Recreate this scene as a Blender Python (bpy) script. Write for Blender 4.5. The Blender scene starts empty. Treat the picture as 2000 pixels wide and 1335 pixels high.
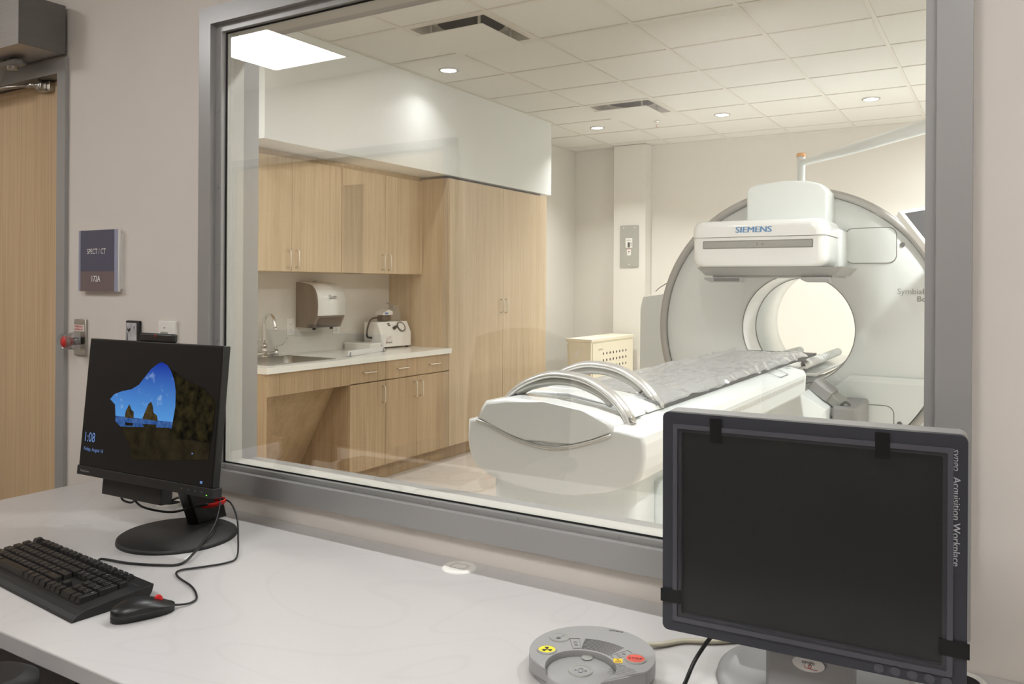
import bpy, bmesh, math, random
from mathutils import Vector, Matrix
from math import pi, sin, cos, radians, sqrt, atan2

C = bpy.context.scene.collection
SC = bpy.context.scene
random.seed(4)

# ------------------------------------------------------------------ camera
YAW, ROLL, FPX, VY = radians(31.407), radians(0.34), 1593.6, -111.55
cam = bpy.data.cameras.new('camera')
cam.sensor_width = 36.0
cam.lens = 36.0 * FPX / 2000.0
cam.shift_y = VY / 2000.0
cam.clip_start = 0.02
camera = bpy.data.objects.new('camera', cam)
C.objects.link(camera)
_f = Vector((-sin(YAW), cos(YAW), 0))
_r0 = Vector((cos(YAW), sin(YAW), 0))
_u0 = Vector((0, 0, 1))
_r = _r0 * cos(ROLL) + _u0 * sin(ROLL)
_u = _u0 * cos(ROLL) - _r0 * sin(ROLL)
m = Matrix((( _r.x, _u.x, -_f.x, 0), (_r.y, _u.y, -_f.y, 0), (_r.z, _u.z, -_f.z, 1.35), (0, 0, 0, 1)))
camera.matrix_world = m
SC.camera = camera

# ------------------------------------------------------------------ world, exposure
world = bpy.data.worlds.new('world')
SC.world = world
world.use_nodes = True
world.node_tree.nodes['Background'].inputs[0].default_value = (0.9, 0.95, 1.0, 1)
world.node_tree.nodes['Background'].inputs[1].default_value = 0.05
SC.view_settings.view_transform = 'Standard'
SC.view_settings.look = 'None'
SC.view_settings.gamma = 1.0
SC.view_settings.use_curve_mapping = False
SC.view_settings.exposure = 0.0
# lamp strengths (the rooms' lamps and the added unseen ones, built below)
DOWN_W, DOWN_COL = 31.0, (1.0, 1.0, 1.02)
TROFFER_E, TROFFER_COL = 20.5, (1.0, 1.0, 1.01)
SC.cycles.max_bounces = 10
SC.cycles.diffuse_bounces = 5
SC.cycles.glossy_bounces = 5
SC.cycles.transparent_max_bounces = 24
SC.cycles.sample_clamp_indirect = 6.0
SC.cycles.caustics_reflective = False
SC.cycles.caustics_refractive = False

# ------------------------------------------------------------------ materials
def lin(c):
    return tuple((x / 12.92 if x <= 0.04045 else ((x + 0.055) / 1.055) ** 2.4) for x in (v / 255.0 for v in c))

def new_mat(name):
    mt = bpy.data.materials.new(name); mt.use_nodes = True
    nt = mt.node_tree
    return mt, nt, nt.nodes['Principled BSDF']

def mat(name, rgb, rough=0.5, metal=0.0, spec=0.5, coat=0.0, noise=0.0, nscale=(40, 40, 40), bump=0.0, alpha=1.0, aniso=0.0):
    mt, nt, b = new_mat(name)
    col = lin(rgb)
    b.inputs['Base Color'].default_value = (*col, 1)
    b.inputs['Roughness'].default_value = rough
    b.inputs['Metallic'].default_value = metal
    b.inputs['Specular IOR Level'].default_value = spec
    b.inputs['Coat Weight'].default_value = coat
    b.inputs['Alpha'].default_value = alpha
    if noise or bump:
        tc = nt.nodes.new('ShaderNodeTexCoord'); mp = nt.nodes.new('ShaderNodeMapping')
        mp.inputs['Scale'].default_value = nscale
        nz = nt.nodes.new('ShaderNodeTexNoise'); nz.inputs['Scale'].default_value = 1.0; nz.inputs['Detail'].default_value = 4
        nt.links.new(tc.outputs['Object'], mp.inputs['Vector']); nt.links.new(mp.outputs['Vector'], nz.inputs['Vector'])
        if noise:
            rp = nt.nodes.new('ShaderNodeMapRange')
            rp.inputs['From Min'].default_value = 0.3; rp.inputs['From Max'].default_value = 0.7
            rp.inputs['To Min'].default_value = 1 - noise; rp.inputs['To Max'].default_value = 1 + noise
            mx = nt.nodes.new('ShaderNodeVectorMath'); mx.operation = 'SCALE'
            mx.inputs[0].default_value = col
            nt.links.new(nz.outputs['Fac'], rp.inputs['Value']); nt.links.new(rp.outputs['Result'], mx.inputs['Scale'])
            nt.links.new(mx.outputs['Vector'], b.inputs['Base Color'])
        if bump:
            bp = nt.nodes.new('ShaderNodeBump'); bp.inputs['Strength'].default_value = bump; bp.inputs['Distance'].default_value = 0.002
            nt.links.new(nz.outputs['Fac'], bp.inputs['Height']); nt.links.new(bp.outputs['Normal'], b.inputs['Normal'])
    return mt

def wood(name, rgb_a, rgb_b, rough=0.42, rot=(0, 0, 0)):
    mt, nt, b = new_mat(name)
    tc = nt.nodes.new('ShaderNodeTexCoord')
    geo = nt.nodes.new('ShaderNodeNewGeometry')
    mp = nt.nodes.new('ShaderNodeMapping'); mp.inputs['Scale'].default_value = (170, 170, 2.2); mp.inputs['Rotation'].default_value = rot
    nz = nt.nodes.new('ShaderNodeTexNoise'); nz.inputs['Scale'].default_value = 1.0; nz.inputs['Detail'].default_value = 3; nz.inputs['Roughness'].default_value = 0.65
    mp2 = nt.nodes.new('ShaderNodeMapping'); mp2.inputs['Scale'].default_value = (16, 16, 0.5); mp2.inputs['Rotation'].default_value = rot
    nz2 = nt.nodes.new('ShaderNodeTexNoise'); nz2.inputs['Scale'].default_value = 1.0; nz2.inputs['Detail'].default_value = 2
    L = nt.links.new
    L(geo.outputs['Position'], mp.inputs['Vector']); L(geo.outputs['Position'], mp2.inputs['Vector'])
    L(mp.outputs['Vector'], nz.inputs['Vector']); L(mp2.outputs['Vector'], nz2.inputs['Vector'])
    ad = nt.nodes.new('ShaderNodeMath'); ad.operation = 'MULTIPLY_ADD'; ad.inputs[1].default_value = 0.55
    L(nz2.outputs['Fac'], ad.inputs[0]); L(nz.outputs['Fac'], ad.inputs[2])
    rp = nt.nodes.new('ShaderNodeValToRGB')
    rp.color_ramp.elements[0].position = 0.5; rp.color_ramp.elements[0].color = (*lin(rgb_b), 1)
    rp.color_ramp.elements[1].position = 0.98; rp.color_ramp.elements[1].color = (*lin(rgb_a), 1)
    L(ad.outputs['Value'], rp.inputs['Fac']); L(rp.outputs['Color'], b.inputs['Base Color'])
    b.inputs['Roughness'].default_value = rough
    return mt

def swirl(name, rgb, rough, amount, scale, spec=0.5):
    """pale sheet goods with faint marbled swirls"""
    mt, nt, b = new_mat(name)
    geo = nt.nodes.new('ShaderNodeNewGeometry'); L = nt.links.new
    nz = nt.nodes.new('ShaderNodeTexNoise'); nz.inputs['Scale'].default_value = scale; nz.inputs['Detail'].default_value = 1.0
    nz.inputs['Distortion'].default_value = 1.6
    L(geo.outputs['Position'], nz.inputs['Vector'])
    ml = nt.nodes.new('ShaderNodeMath'); ml.operation = 'MULTIPLY'; ml.inputs[1].default_value = 60.0
    sn = nt.nodes.new('ShaderNodeMath'); sn.operation = 'SINE'
    L(nz.outputs['Fac'], ml.inputs[0]); L(ml.outputs[0], sn.inputs[0])
    pw = nt.nodes.new('ShaderNodeMapRange'); pw.inputs['From Min'].default_value = 0.86; pw.inputs['From Max'].default_value = 1.0
    pw.inputs['To Min'].default_value = 1.0; pw.inputs['To Max'].default_value = 1.0 - amount
    L(sn.outputs[0], pw.inputs['Value'])
    mx = nt.nodes.new('ShaderNodeVectorMath'); mx.operation = 'SCALE'; mx.inputs[0].default_value = lin(rgb)
    L(pw.outputs['Result'], mx.inputs['Scale']); L(mx.outputs['Vector'], b.inputs['Base Color'])
    b.inputs['Roughness'].default_value = rough; b.inputs['Specular IOR Level'].default_value = spec
    return mt

def emit(name, rgb, strength, linear=False):
    mt = bpy.data.materials.new(name); mt.use_nodes = True
    nt = mt.node_tree; nt.nodes.clear()
    o = nt.nodes.new('ShaderNodeOutputMaterial'); e = nt.nodes.new('ShaderNodeEmission')
    e.inputs[0].default_value = (*(rgb if linear else lin(rgb)), 1); e.inputs[1].default_value = strength
    nt.links.new(e.outputs[0], o.inputs[0])
    return mt

def clear(name, tint, f0, rough=0.0, haze=0.0):
    """thin clear sheet: transparent plus mirror reflection that grows towards grazing angles"""
    mt = bpy.data.materials.new(name); mt.use_nodes = True
    nt = mt.node_tree; nt.nodes.clear(); L = nt.links.new
    o = nt.nodes.new('ShaderNodeOutputMaterial'); mx = nt.nodes.new('ShaderNodeMixShader')
    t = nt.nodes.new('ShaderNodeBsdfTransparent'); t.inputs[0].default_value = (*tint, 1)
    g = nt.nodes.new('ShaderNodeBsdfGlossy'); g.inputs['Roughness'].default_value = rough
    lw = nt.nodes.new('ShaderNodeLayerWeight'); lw.inputs['Blend'].default_value = 0.5
    p = nt.nodes.new('ShaderNodeMath'); p.operation = 'POWER'; p.inputs[1].default_value = 5.0
    a = nt.nodes.new('ShaderNodeMath'); a.operation = 'MULTIPLY_ADD'; a.inputs[1].default_value = 1 - f0; a.inputs[2].default_value = f0
    L(lw.outputs['Facing'], p.inputs[0]); L(p.outputs[0], a.inputs[0]); L(a.outputs[0], mx.inputs[0])
    L(t.outputs[0], mx.inputs[1]); L(g.outputs[0], mx.inputs[2])
    last = mx
    if haze:
        d = nt.nodes.new('ShaderNodeBsdfDiffuse'); d.inputs[0].default_value = (0.8, 0.8, 0.8, 1)
        m2 = nt.nodes.new('ShaderNodeMixShader'); m2.inputs[0].default_value = haze
        L(mx.outputs[0], m2.inputs[1]); L(d.outputs[0], m2.inputs[2]); last = m2
    L(last.outputs[0], o.inputs[0])
    return mt

M = dict(
    wall_control=mat('wall_paint_control', (216, 209, 201), 0.6, noise=0.012, nscale=(5, 5, 5), bump=0.12),
    wall_room=mat('wall_paint_room', (217, 213, 204), 0.6, bump=0.04, nscale=(60, 60, 60)),
    soffit=mat('soffit_paint', (222, 224, 220), 0.45),
    ceiling=mat('ceiling_tile', (212, 210, 203), 0.9, noise=0.012, nscale=(300, 300, 300)),
    grid=mat('ceiling_grid_paint', (204, 199, 189), 0.5),
    floor=swirl('sheet_floor', (214, 205, 194), 0.32, 0.12, 0.9),
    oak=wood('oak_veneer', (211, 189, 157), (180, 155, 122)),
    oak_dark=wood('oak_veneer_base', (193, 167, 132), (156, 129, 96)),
    oak_diag=wood('oak_veneer_slanted', (200, 173, 136), (162, 133, 98), rot=(0.0, 0.75, 0.4)),
    door_oak=wood('oak_door', (212, 184, 146), (184, 156, 120)),
    desk=swirl('desk_laminate', (193, 190, 188), 0.30, 0.035, 1.6),
    quartz=mat('quartz_top', (236, 233, 224), 0.18),
    frame=mat('frame_paint', (158, 157, 155), 0.30, 0.25),
    frame2=mat('frame_paint_room', (190, 188, 180), 0.4),
    gasket=mat('black_gasket', (14, 14, 16), 0.5),
    alu=mat('brushed_aluminium', (186, 183, 180), 0.34, 0.85, noise=0.05, nscale=(3, 3, 240)),
    alu_dark=mat('anodised_end_cap', (120, 118, 115), 0.4, 0.7, noise=0.04, nscale=(3, 3, 240)),
    steel=mat('stainless_steel', (190, 186, 178), 0.28, 1.0),
    nickel=mat('satin_nickel', (226, 220, 206), 0.3, 0.75),
    chrome=mat('chrome', (235, 235, 235), 0.06, 1.0),
    black=mat('black_plastic', (18, 17, 17), 0.38),
    black_matte=mat('black_matte_plastic', (21, 20, 20), 0.55, bump=0.15, nscale=(900, 900, 900)),
    key=mat('keycap_plastic', (17, 16, 16), 0.36),
    rubber=mat('black_cable', (12, 12, 12), 0.45),
    screen_off=mat('switched_off_screen', (21, 21, 22), 0.38, spec=0.3, noise=0.04, nscale=(8, 8, 8)),
    navy_bezel=mat('dark_blue_grey_bezel', (50, 51, 58), 0.34),
    bezel_lip=mat('screen_protector_edge', (74, 74, 80), 0.25),
    grey_plastic=mat('grey_plastic', (150, 149, 148), 0.42),
    grey_panel=mat('grey_enclosure_paint', (158, 158, 148), 0.45),
    mid_grey=mat('mid_grey_plastic', (150, 150, 144), 0.4),
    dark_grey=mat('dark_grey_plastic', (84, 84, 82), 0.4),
    white_gloss=mat('white_glossy_shell', (238, 240, 238), 0.16, coat=0.3),
    white=mat('white_plastic', (232, 229, 222), 0.35),
    white_cool=mat('white_satin_shell', (226, 232, 230), 0.3),
    ivory=mat('ivory_cabinet_paint', (226, 218, 194), 0.45),
    silver=mat('silver_handle_paint', (208, 206, 202), 0.28, 0.6),
    silver_dark=mat('silver_ring_paint', (168, 166, 160), 0.35, 0.35),
    hole=mat('dark_opening', (16, 15, 14), 0.9),
    grey_light=mat('light_grey_moulding', (210, 211, 206), 0.5),
    dim_screen=mat('dark_dimmed_screen', (48, 48, 50), 0.65, spec=0.2),
    seam=mat('panel_seam', (120, 118, 112), 0.7),
    smoke=mat('smoky_plastic', (108, 96, 86), 0.22),
    smoke_dark=mat('smoky_plastic_dark', (74, 64, 57), 0.3),
    red=mat('red_plastic', (206, 34, 30), 0.35),
    red_button=mat('red_push_button', (196, 40, 40), 0.3),
    red_soft=mat('red_membrane_button', (214, 84, 70), 0.4),
    yellow=mat('yellow_membrane_button', (240, 220, 60), 0.4),
    orange=mat('orange_plastic', (222, 150, 30), 0.35),
    orange_tag=mat('orange_indicator', (226, 110, 40), 0.4),
    blue_ink=mat('blue_lettering', (40, 128, 190), 0.4),
    blue_tag=mat('blue_label', (52, 110, 190), 0.4),
    sign_blue=mat('slate_blue_acrylic', (74, 74, 96), 0.22),
    sign_brown=mat('plum_brown_acrylic', (108, 92, 92), 0.22),
    sign_edge=mat('striped_acrylic_edge', (148, 150, 172), 0.2),
    acrylic=mat('frosted_acrylic', (222, 220, 216), 0.25),
    ink=mat('dark_lettering', (34, 34, 36), 0.5),
    ink_grey=mat('grey_lettering', (140, 140, 136), 0.5),
    ink_white=mat('white_lettering', (232, 232, 230), 0.5),
    ink_silver=mat('silver_lettering', (176, 176, 180), 0.4),
    ink_red=mat('red_lettering', (200, 40, 44), 0.5),
    legend=mat('key_legend', (206, 206, 206), 0.5),
    tape=mat('black_tape', (16, 16, 16), 0.3, spec=0.4),
    cable_beige=mat('beige_cable', (176, 170, 150), 0.5),
    mattress=mat('grey_mattress', (132, 134, 132), 0.5),
    mattress_dark=mat('charcoal_pad_edge', (52, 54, 55), 0.5),
    chair_fabric=mat('charcoal_mesh_fabric', (40, 39, 38), 0.8, bump=0.5, nscale=(200, 200, 200)),
    paper=mat('white_paper', (226, 224, 220), 0.6),
    dark_floor=mat('grey_carpet', (96, 92, 88), 0.9, noise=0.08, nscale=(120, 120, 120)),
    label_pink=mat('pink_label', (228, 170, 160), 0.5),
)
M['glass'] = clear('leaded_glass', (0.955, 0.965, 0.955), 0.14)
M['acrylic_clear'] = clear('clear_guard', (0.93, 0.93, 0.93), 0.05, 0.03, 0.06)
M['film'] = clear('clear_plastic_film', (0.93, 0.93, 0.93), 0.12, 0.08, 0.25)
M['jar'] = clear('clear_jar', (0.93, 0.94, 0.93), 0.06, 0.02, 0.08)
M['lens'] = emit('downlight_lens', DOWN_COL, 16.0, True)
M['diffuser'] = emit('troffer_diffuser', TROFFER_COL, TROFFER_E, True)
M['led'] = emit('green_led', (120, 255, 60), 2.0)

# ------------------------------------------------------------------ mesh helpers
class B:
    """collects shapes, in world metres, into one bmesh"""
    def __init__(s): s.bm = bmesh.new()
    def _add(s, vs, fs, mi=0, smooth=False):
        bv = [s.bm.verts.new(v) for v in vs]
        out = []
        for f in fs:
            try: fc = s.bm.faces.new([bv[i] for i in f])
            except ValueError: continue
            fc.material_index = mi; fc.smooth = smooth; out.append(fc)
        return bv, out
    def box(s, x0, y0, z0, x1, y1, z1, bev=0.0, seg=2, mi=0, mtx=None):
        x0, x1 = min(x0, x1), max(x0, x1); y0, y1 = min(y0, y1), max(y0, y1); z0, z1 = min(z0, z1), max(z0, z1)
        vs = [Vector(v) for v in ((x0,y0,z0),(x1,y0,z0),(x1,y1,z0),(x0,y1,z0),(x0,y0,z1),(x1,y0,z1),(x1,y1,z1),(x0,y1,z1))]
        if mtx: vs = [mtx @ v for v in vs]
        bv, fs = s._add(vs, [(0,3,2,1),(4,5,6,7),(0,1,5,4),(1,2,6,5),(2,3,7,6),(3,0,4,7)], mi)
        if bev:
            es = list({e for f in fs for e in f.edges})
            r = bmesh.ops.bevel(s.bm, geom=es, offset=bev, segments=seg, affect='EDGES', profile=0.5)
            for f in r['faces']: f.smooth = True; f.material_index = mi
        return s
    def prism(s, pts, vec, bev=0.0, seg=2, mi=0, smooth=False):
        """closed outline (3-D points) swept along vec"""
        vec = Vector(vec); n = len(pts); a = [Vector(p) for p in pts]
        nn = Vector((0, 0, 0))
        for i in range(n): nn += a[i].cross(a[(i + 1) % n])
        if nn.dot(vec) > 0: a.reverse()
        bv, fs = s._add(a + [p + vec for p in a], [tuple(range(n)), tuple(range(2*n-1, n-1, -1))] + [(i, n+i, n+(i+1) % n, (i+1) % n) for i in range(n)], mi)
        if smooth:
            for f in fs[2:]: f.smooth = True
        if bev:
            es = [e for f in fs[:2] for e in f.edges]
            r = bmesh.ops.bevel(s.bm, geom=es, offset=bev, segments=seg, affect='EDGES', profile=0.5)
            for f in r['faces']: f.smooth = True; f.material_index = mi
        return s
    def cyl(s, p0, p1, r0, r1=None, n=24, mi=0, caps=True):
        r1 = r0 if r1 is None else r1
        p0, p1 = Vector(p0), Vector(p1); d = (p1 - p0).normalized()
        a = d.orthogonal().normalized(); b = d.cross(a)
        vs = [p0 + (a*cos(t) + b*sin(t))*r0 for t in (2*pi*i/n for i in range(n))] + [p1 + (a*cos(t) + b*sin(t))*r1 for t in (2*pi*i/n for i in range(n))]
        bv, fs = s._add(vs, [(i, (i+1) % n, n+(i+1) % n, n+i) for i in range(n)], mi, True)
        if caps: s._capfaces(bv[:n][::-1], mi); s._capfaces(bv[n:], mi)
        return s
    def _capfaces(s, vs, mi):
        f = s.bm.faces.new(vs); f.material_index = mi
    def lathe(s, prof, c, ax, n=48, mi=0, a0=0.0, a1=2*pi, closed=True):
        """prof: (radius, height along ax) pairs revolved about the axis through c"""
        c = Vector(c); ax = Vector(ax).normalized(); a = ax.orthogonal().normalized(); b = ax.cross(a)
        full = abs(a1 - a0 - 2*pi) < 1e-6; k = n if full else n + 1
        vs = []
        for i in range(k):
            t = a0 + (a1 - a0)*i/n
            for r, h in prof: vs.append(c + ax*h + (a*cos(t) + b*sin(t))*r)
        q = len(prof); fs = []
        for i in range(n):
            j = (i+1) % k
            for p in range(q-1): fs.append((i*q+p, j*q+p, j*q+p+1, i*q+p+1))
        s._add(vs, fs, mi, True)
        return s
    def tube(s, pts, r, n=10, mi=0, smooth_n=0, flat=None, caps=True):
        """tube along points; smooth_n>0 runs a Catmull-Rom curve through them; flat=(w,h) makes an oval"""
        P = [Vector(p) for p in pts]
        if smooth_n: P = spline(P, smooth_n)
        q = len(P); T = []
        if isinstance(r, (list, tuple)) and len(r) != q:
            s0 = list(r); k_ = [i*(len(s0)-1)/(q-1) for i in range(q)]
            r = [s0[min(int(a), len(s0)-2)]*(1-a+min(int(a), len(s0)-2)) + s0[min(int(a), len(s0)-2)+1]*(a-min(int(a), len(s0)-2)) for a in k_]
        for i in range(q): T.append((P[min(i+1, q-1)] - P[max(i-1, 0)]).normalized())
        nrm = T[0].orthogonal().normalized()
        up = Vector((0, 0, 1))
        vs = []
        for i in range(q):
            if flat:
                side = T[i].cross(up); side = side.normalized() if side.length > 1e-4 else nrm
                nv = side.cross(T[i]).normalized(); bv = side; ra, rb = flat[1], flat[0]
            else:
                nrm = (nrm - T[i]*nrm.dot(T[i])).normalized(); nv = nrm; bv = T[i].cross(nrm)
                rr = r[i] if isinstance(r, (list, tuple)) else r; ra = rb = rr
            for k in range(n):
                t = 2*pi*k/n; vs.append(P[i] + nv*cos(t)*ra + bv*sin(t)*rb)
        fs = [(i*n+k, i*n+(k+1) % n, (i+1)*n+(k+1) % n, (i+1)*n+k) for i in range(q-1) for k in range(n)]
        bv, _ = s._add(vs, fs, mi, True)
        if caps: s._capfaces(bv[:n][::-1], mi); s._capfaces(bv[-n:], mi)
        return s
    def ring(s, outer, inner, vec, mi=0):
        """plate with a hole: two outlines of the same number of points swept along vec"""
        n = len(outer); vec = Vector(vec); o = [Vector(p) for p in outer]; i_ = [Vector(p) for p in inner]
        vs = o + i_ + [p+vec for p in o] + [p+vec for p in i_]
        fs = []
        for k in range(n):
            j = (k+1) % n
            fs += [(k, j, n+j, n+k), (2*n+k, 3*n+k, 3*n+j, 2*n+j), (k, 2*n+k, 2*n+j, j), (n+k, n+j, 3*n+j, 3*n+k)]
        s._add(vs, fs, mi)
        return s
    def loft(s, rings, mi=0, caps=True, smooth=True):
        n = len(rings[0]); vs = [Vector(p) for r in rings for p in r]
        fs = [(i*n+k, i*n+(k+1) % n, (i+1)*n+(k+1) % n, (i+1)*n+k) for i in range(len(rings)-1) for k in range(n)]
        bv, _ = s._add(vs, fs, mi, smooth)
        if caps: s._capfaces(bv[:n][::-1], mi); s._capfaces(bv[-n:], mi)
        return s
    def poly(s, pts, mi=0):
        bv, f = s._add([Vector(p) for p in pts], [tuple(range(len(pts)))], mi); return s
    def grid(s, fn, nu, nv, mi=0, smooth=True):
        vs = [fn(i/nu, j/nv) for i in range(nu+1) for j in range(nv+1)]
        s._add(vs, [(i*(nv+1)+j, (i+1)*(nv+1)+j, (i+1)*(nv+1)+j+1, i*(nv+1)+j+1) for i in range(nu) for j in range(nv)], mi, smooth)
        return s
    def xf(s, mtx):
        s.bm.transform(mtx); return s

def spline(P, k):
    P = [Vector(p) for p in P]; out = []
    for i in range(len(P)-1):
        a, b, c, d = P[max(i-1, 0)], P[i], P[i+1], P[min(i+2, len(P)-1)]
        for j in range(k):
            t = j/k
            out.append(0.5*((2*b) + (c-a)*t + (2*a-5*b+4*c-d)*t*t + (3*b-a-3*c+d)*t**3))
    out.append(P[-1]); return out

def wm(o):
    m = Matrix.LocRotScale(o.location, o.rotation_euler, o.scale)
    return wm(o.parent) @ m if o.parent else m

def obj(name, b, mats, parent=None, local=False, normals=True):
    """one mesh object; its shapes are in world metres unless local"""
    me = bpy.data.meshes.new(name)
    bm = b.bm
    if normals: bmesh.ops.recalc_face_normals(bm, faces=bm.faces[:])
    if parent is not None and not local: bm.transform(wm(parent).inverted())
    bm.to_mesh(me); bm.free()
    for x in (mats if isinstance(mats, (list, tuple)) else [mats]): me.materials.append(M[x] if isinstance(x, str) else x)
    o = bpy.data.objects.new(name, me); C.objects.link(o)
    if parent is not None: o.parent = parent
    return o

def tag(o, label, cat, group=None):
    o['label'] = label; o['category'] = cat
    if group: o['group'] = group
    return o

def thing(name, label, cat, loc=(0, 0, 0), rotz=0.0, group=None):
    o = bpy.data.objects.new(name, None); C.objects.link(o)
    o.empty_display_size = 0.05
    o.location = loc; o.rotation_euler = (0, 0, rotz)
    return tag(o, label, cat, group)

def solid(name, label, cat, b, mats, loc, group=None):
    """a thing that is one mesh, with its origin at loc"""
    b.bm.transform(Matrix.Translation(-Vector(loc)))
    o = obj(name, b, mats); o.location = loc
    return tag(o, label, cat, group)

def struct(name, b, mats, parent=None):
    o = obj(name, b, mats, parent)
    if parent is None: o['kind'] = 'structure'
    return o

def dup(root, loc, label, rotz=None, group=None):
    r = root.copy(); C.objects.link(r); r.location = loc
    if rotz is not None: r.rotation_euler = (0, 0, rotz)
    r['label'] = label
    if group: r['group'] = group
    for ch in list(root.children):
        c = ch.copy(); C.objects.link(c); c.parent = r
        for g in list(ch.children):
            d = g.copy(); C.objects.link(d); d.parent = c
    return r

_txt = {}
def text_bm(b, body, size, origin, right, up, mi=0, align='CENTER', xs=1.0, bold=0.0, shear=0.0, lift=0.0004):
    """flat lettering in the plane (right, up); size is the cap height in metres"""
    if bold:
        for q in (-1, 0, 1): text_bm(b, body, size, Vector(origin)+Vector(right).normalized()*size*bold*q*3.2, right, up, mi, align, xs, 0.0, shear, lift+q*0.00003)
        return b
    key = (body, align, bold, shear)
    if key not in _txt:
        cu = bpy.data.curves.new('t', 'FONT'); cu.body = body; cu.align_x = align; cu.align_y = 'CENTER'
        cu.offset = bold; cu.shear = shear; cu.resolution_u = 3; cu.extrude = 0.0
        ob = bpy.data.objects.new('t', cu); C.objects.link(ob)
        me = bpy.data.meshes.new_from_object(ob.evaluated_get(bpy.context.evaluated_depsgraph_get()))
        _txt[key] = ([v.co.copy() for v in me.vertices], [tuple(p.vertices) for p in me.polygons])
        bpy.data.objects.remove(ob); bpy.data.curves.remove(cu); bpy.data.meshes.remove(me)
    vs, fs = _txt[key]
    right = Vector(right).normalized(); up = Vector(up).normalized(); n = right.cross(up); k = size / 0.70
    b._add([Vector(origin) + right*(v.x*k*xs) + up*(v.y*k) + n*lift for v in vs], fs, mi)
    return b

def rrect(w, h, r, n=6):
    """rounded rectangle outline centred on 0, as (x, y) pairs"""
    out = []
    for cx, cy, a in ((w/2-r, h/2-r, 0), (-w/2+r, h/2-r, pi/2), (-w/2+r, -h/2+r, pi), (w/2-r, -h/2+r, 1.5*pi)):
        for i in range(n+1): out.append((cx + r*cos(a + i*pi/2/n), cy + r*sin(a + i*pi/2/n)))
    return out

X, Y, Z = Vector((1, 0, 0)), Vector((0, 1, 0)), Vector((0, 0, 1))

# ================================================================== SETTING
RB, RF, RL, RR, RC = 8.34, 1.635, -4.258, 1.6, 2.866        # scan room: back, front, left, right, ceiling
KB, KL, KR, KC = -0.75, -4.7, 1.6, 2.648                    # control room: back, left, right, ceiling

struct('floor', B().box(RL-0.1, 1.57, -0.05, RR+0.1, RB+0.1, 0.0), 'floor')
struct('floor_control', B().box(KL-0.1, KB-0.1, -0.05, KR+0.1, 1.57, 0.0), 'dark_floor')
b = B()
WX = [(-4.8, -3.60), (-2.60, -1.885), (-0.094, KR+0.1)]
for a, c in WX: b.box(a, 1.5, 0, c, RF, 2.92)
b.box(-1.885, 1.5, 2.066, -0.094, RF, 2.92); b.box(-1.885, 1.5, 0, -0.094, RF, 0.838)
b.box(-3.60, 1.5, 2.066, -2.60, RF, 2.92)
struct('wall_window', b, 'wall_control')
struct('wall_left', B().box(RL-0.1, RF, 0, RL, RB+0.1, 2.97), 'wall_room')
struct('wall_back', B().box(RL-0.1, RB, 0, RR+0.1, RB+0.1, 2.97), 'wall_room')
struct('wall_right', B().box(RR, RF, 0, RR+0.1, RB+0.1, 2.97), 'wall_room')
struct('wall_column', B().box(-3.70, 8.18, 0, -3.33, RB, RC, bev=0.004), 'wall_room')
struct('wall_soffit', B().box(RL, 3.262, 2.186, -3.668, 6.70, RC, bev=0.003), 'soffit')
struct('wall_control_left', B().box(KL-0.1, KB-0.1, 0, KL, 1.5, 2.8), 'wall_control')
struct('wall_control_right', B().box(KR, KB-0.1, 0, KR+0.1, 1.5, 2.8), 'wall_control')
b = B()
b.box(KL, KB-0.1, 0, -4.60, KB, 2.8); b.box(-2.72, KB-0.1, 0, KR, KB, 2.8); b.box(-4.60, KB-0.1, 2.15, -2.72, KB, 2.8)
struct('wall_control_back', b, 'wall_control')

# ---- scan-room ceiling: lay-in tiles on a painted grid, open where the two air diffusers hang
GX0, GY0, GS = -3.0995, 3.782, 0.6094
DIFF = [(0, 0), (0, 4)]
tiles = B(); bars = B()
i0, i1, j0, j1 = -2, 8, -4, 8
for i in range(i0, i1):
    for j in range(j0, j1):
        if (i, j) in DIFF: continue
        x0, x1 = max(GX0+i*GS, RL), min(GX0+(i+1)*GS, RR); y0, y1 = max(GY0+j*GS, RF), min(GY0+(j+1)*GS, RB)
        if x1 <= x0 or y1 <= y0: continue
        tiles.box(x0, y0, RC+0.006, x1, y1, RC+0.02)
for i in range(i0, i1+1):
    x = GX0+i*GS
    if RL < x < RR: bars.box(x-0.012, RF, RC, x+0.012, RB, RC+0.006)
for j in range(j0, j1+1):
    y = GY0+j*GS
    if RF < y < RB:
        for i in range(i0, i1):
            bars.box(max(GX0+i*GS+0.012, RL), y-0.012, RC, min(GX0+(i+1)*GS-0.012, RR), y+0.012, RC+0.006)
for r in ((RL, RF, RL+0.02, RB), (RL, RB-0.02, RR, RB), (RL, RF, RR, RF+0.02), (-3.668, 3.262, -3.648, 6.715)): bars.box(r[0], r[1], RC-0.001, r[2], r[3], RC+0.006)
ce = struct('ceiling', tiles, 'ceiling')
obj('ceiling_grid', bars, 'grid', ce)
struct('ceiling_control', B().box(KL-0.1, KB-0.1, KC, KR+0.1, 1.5, KC+0.05), 'ceiling')

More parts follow.
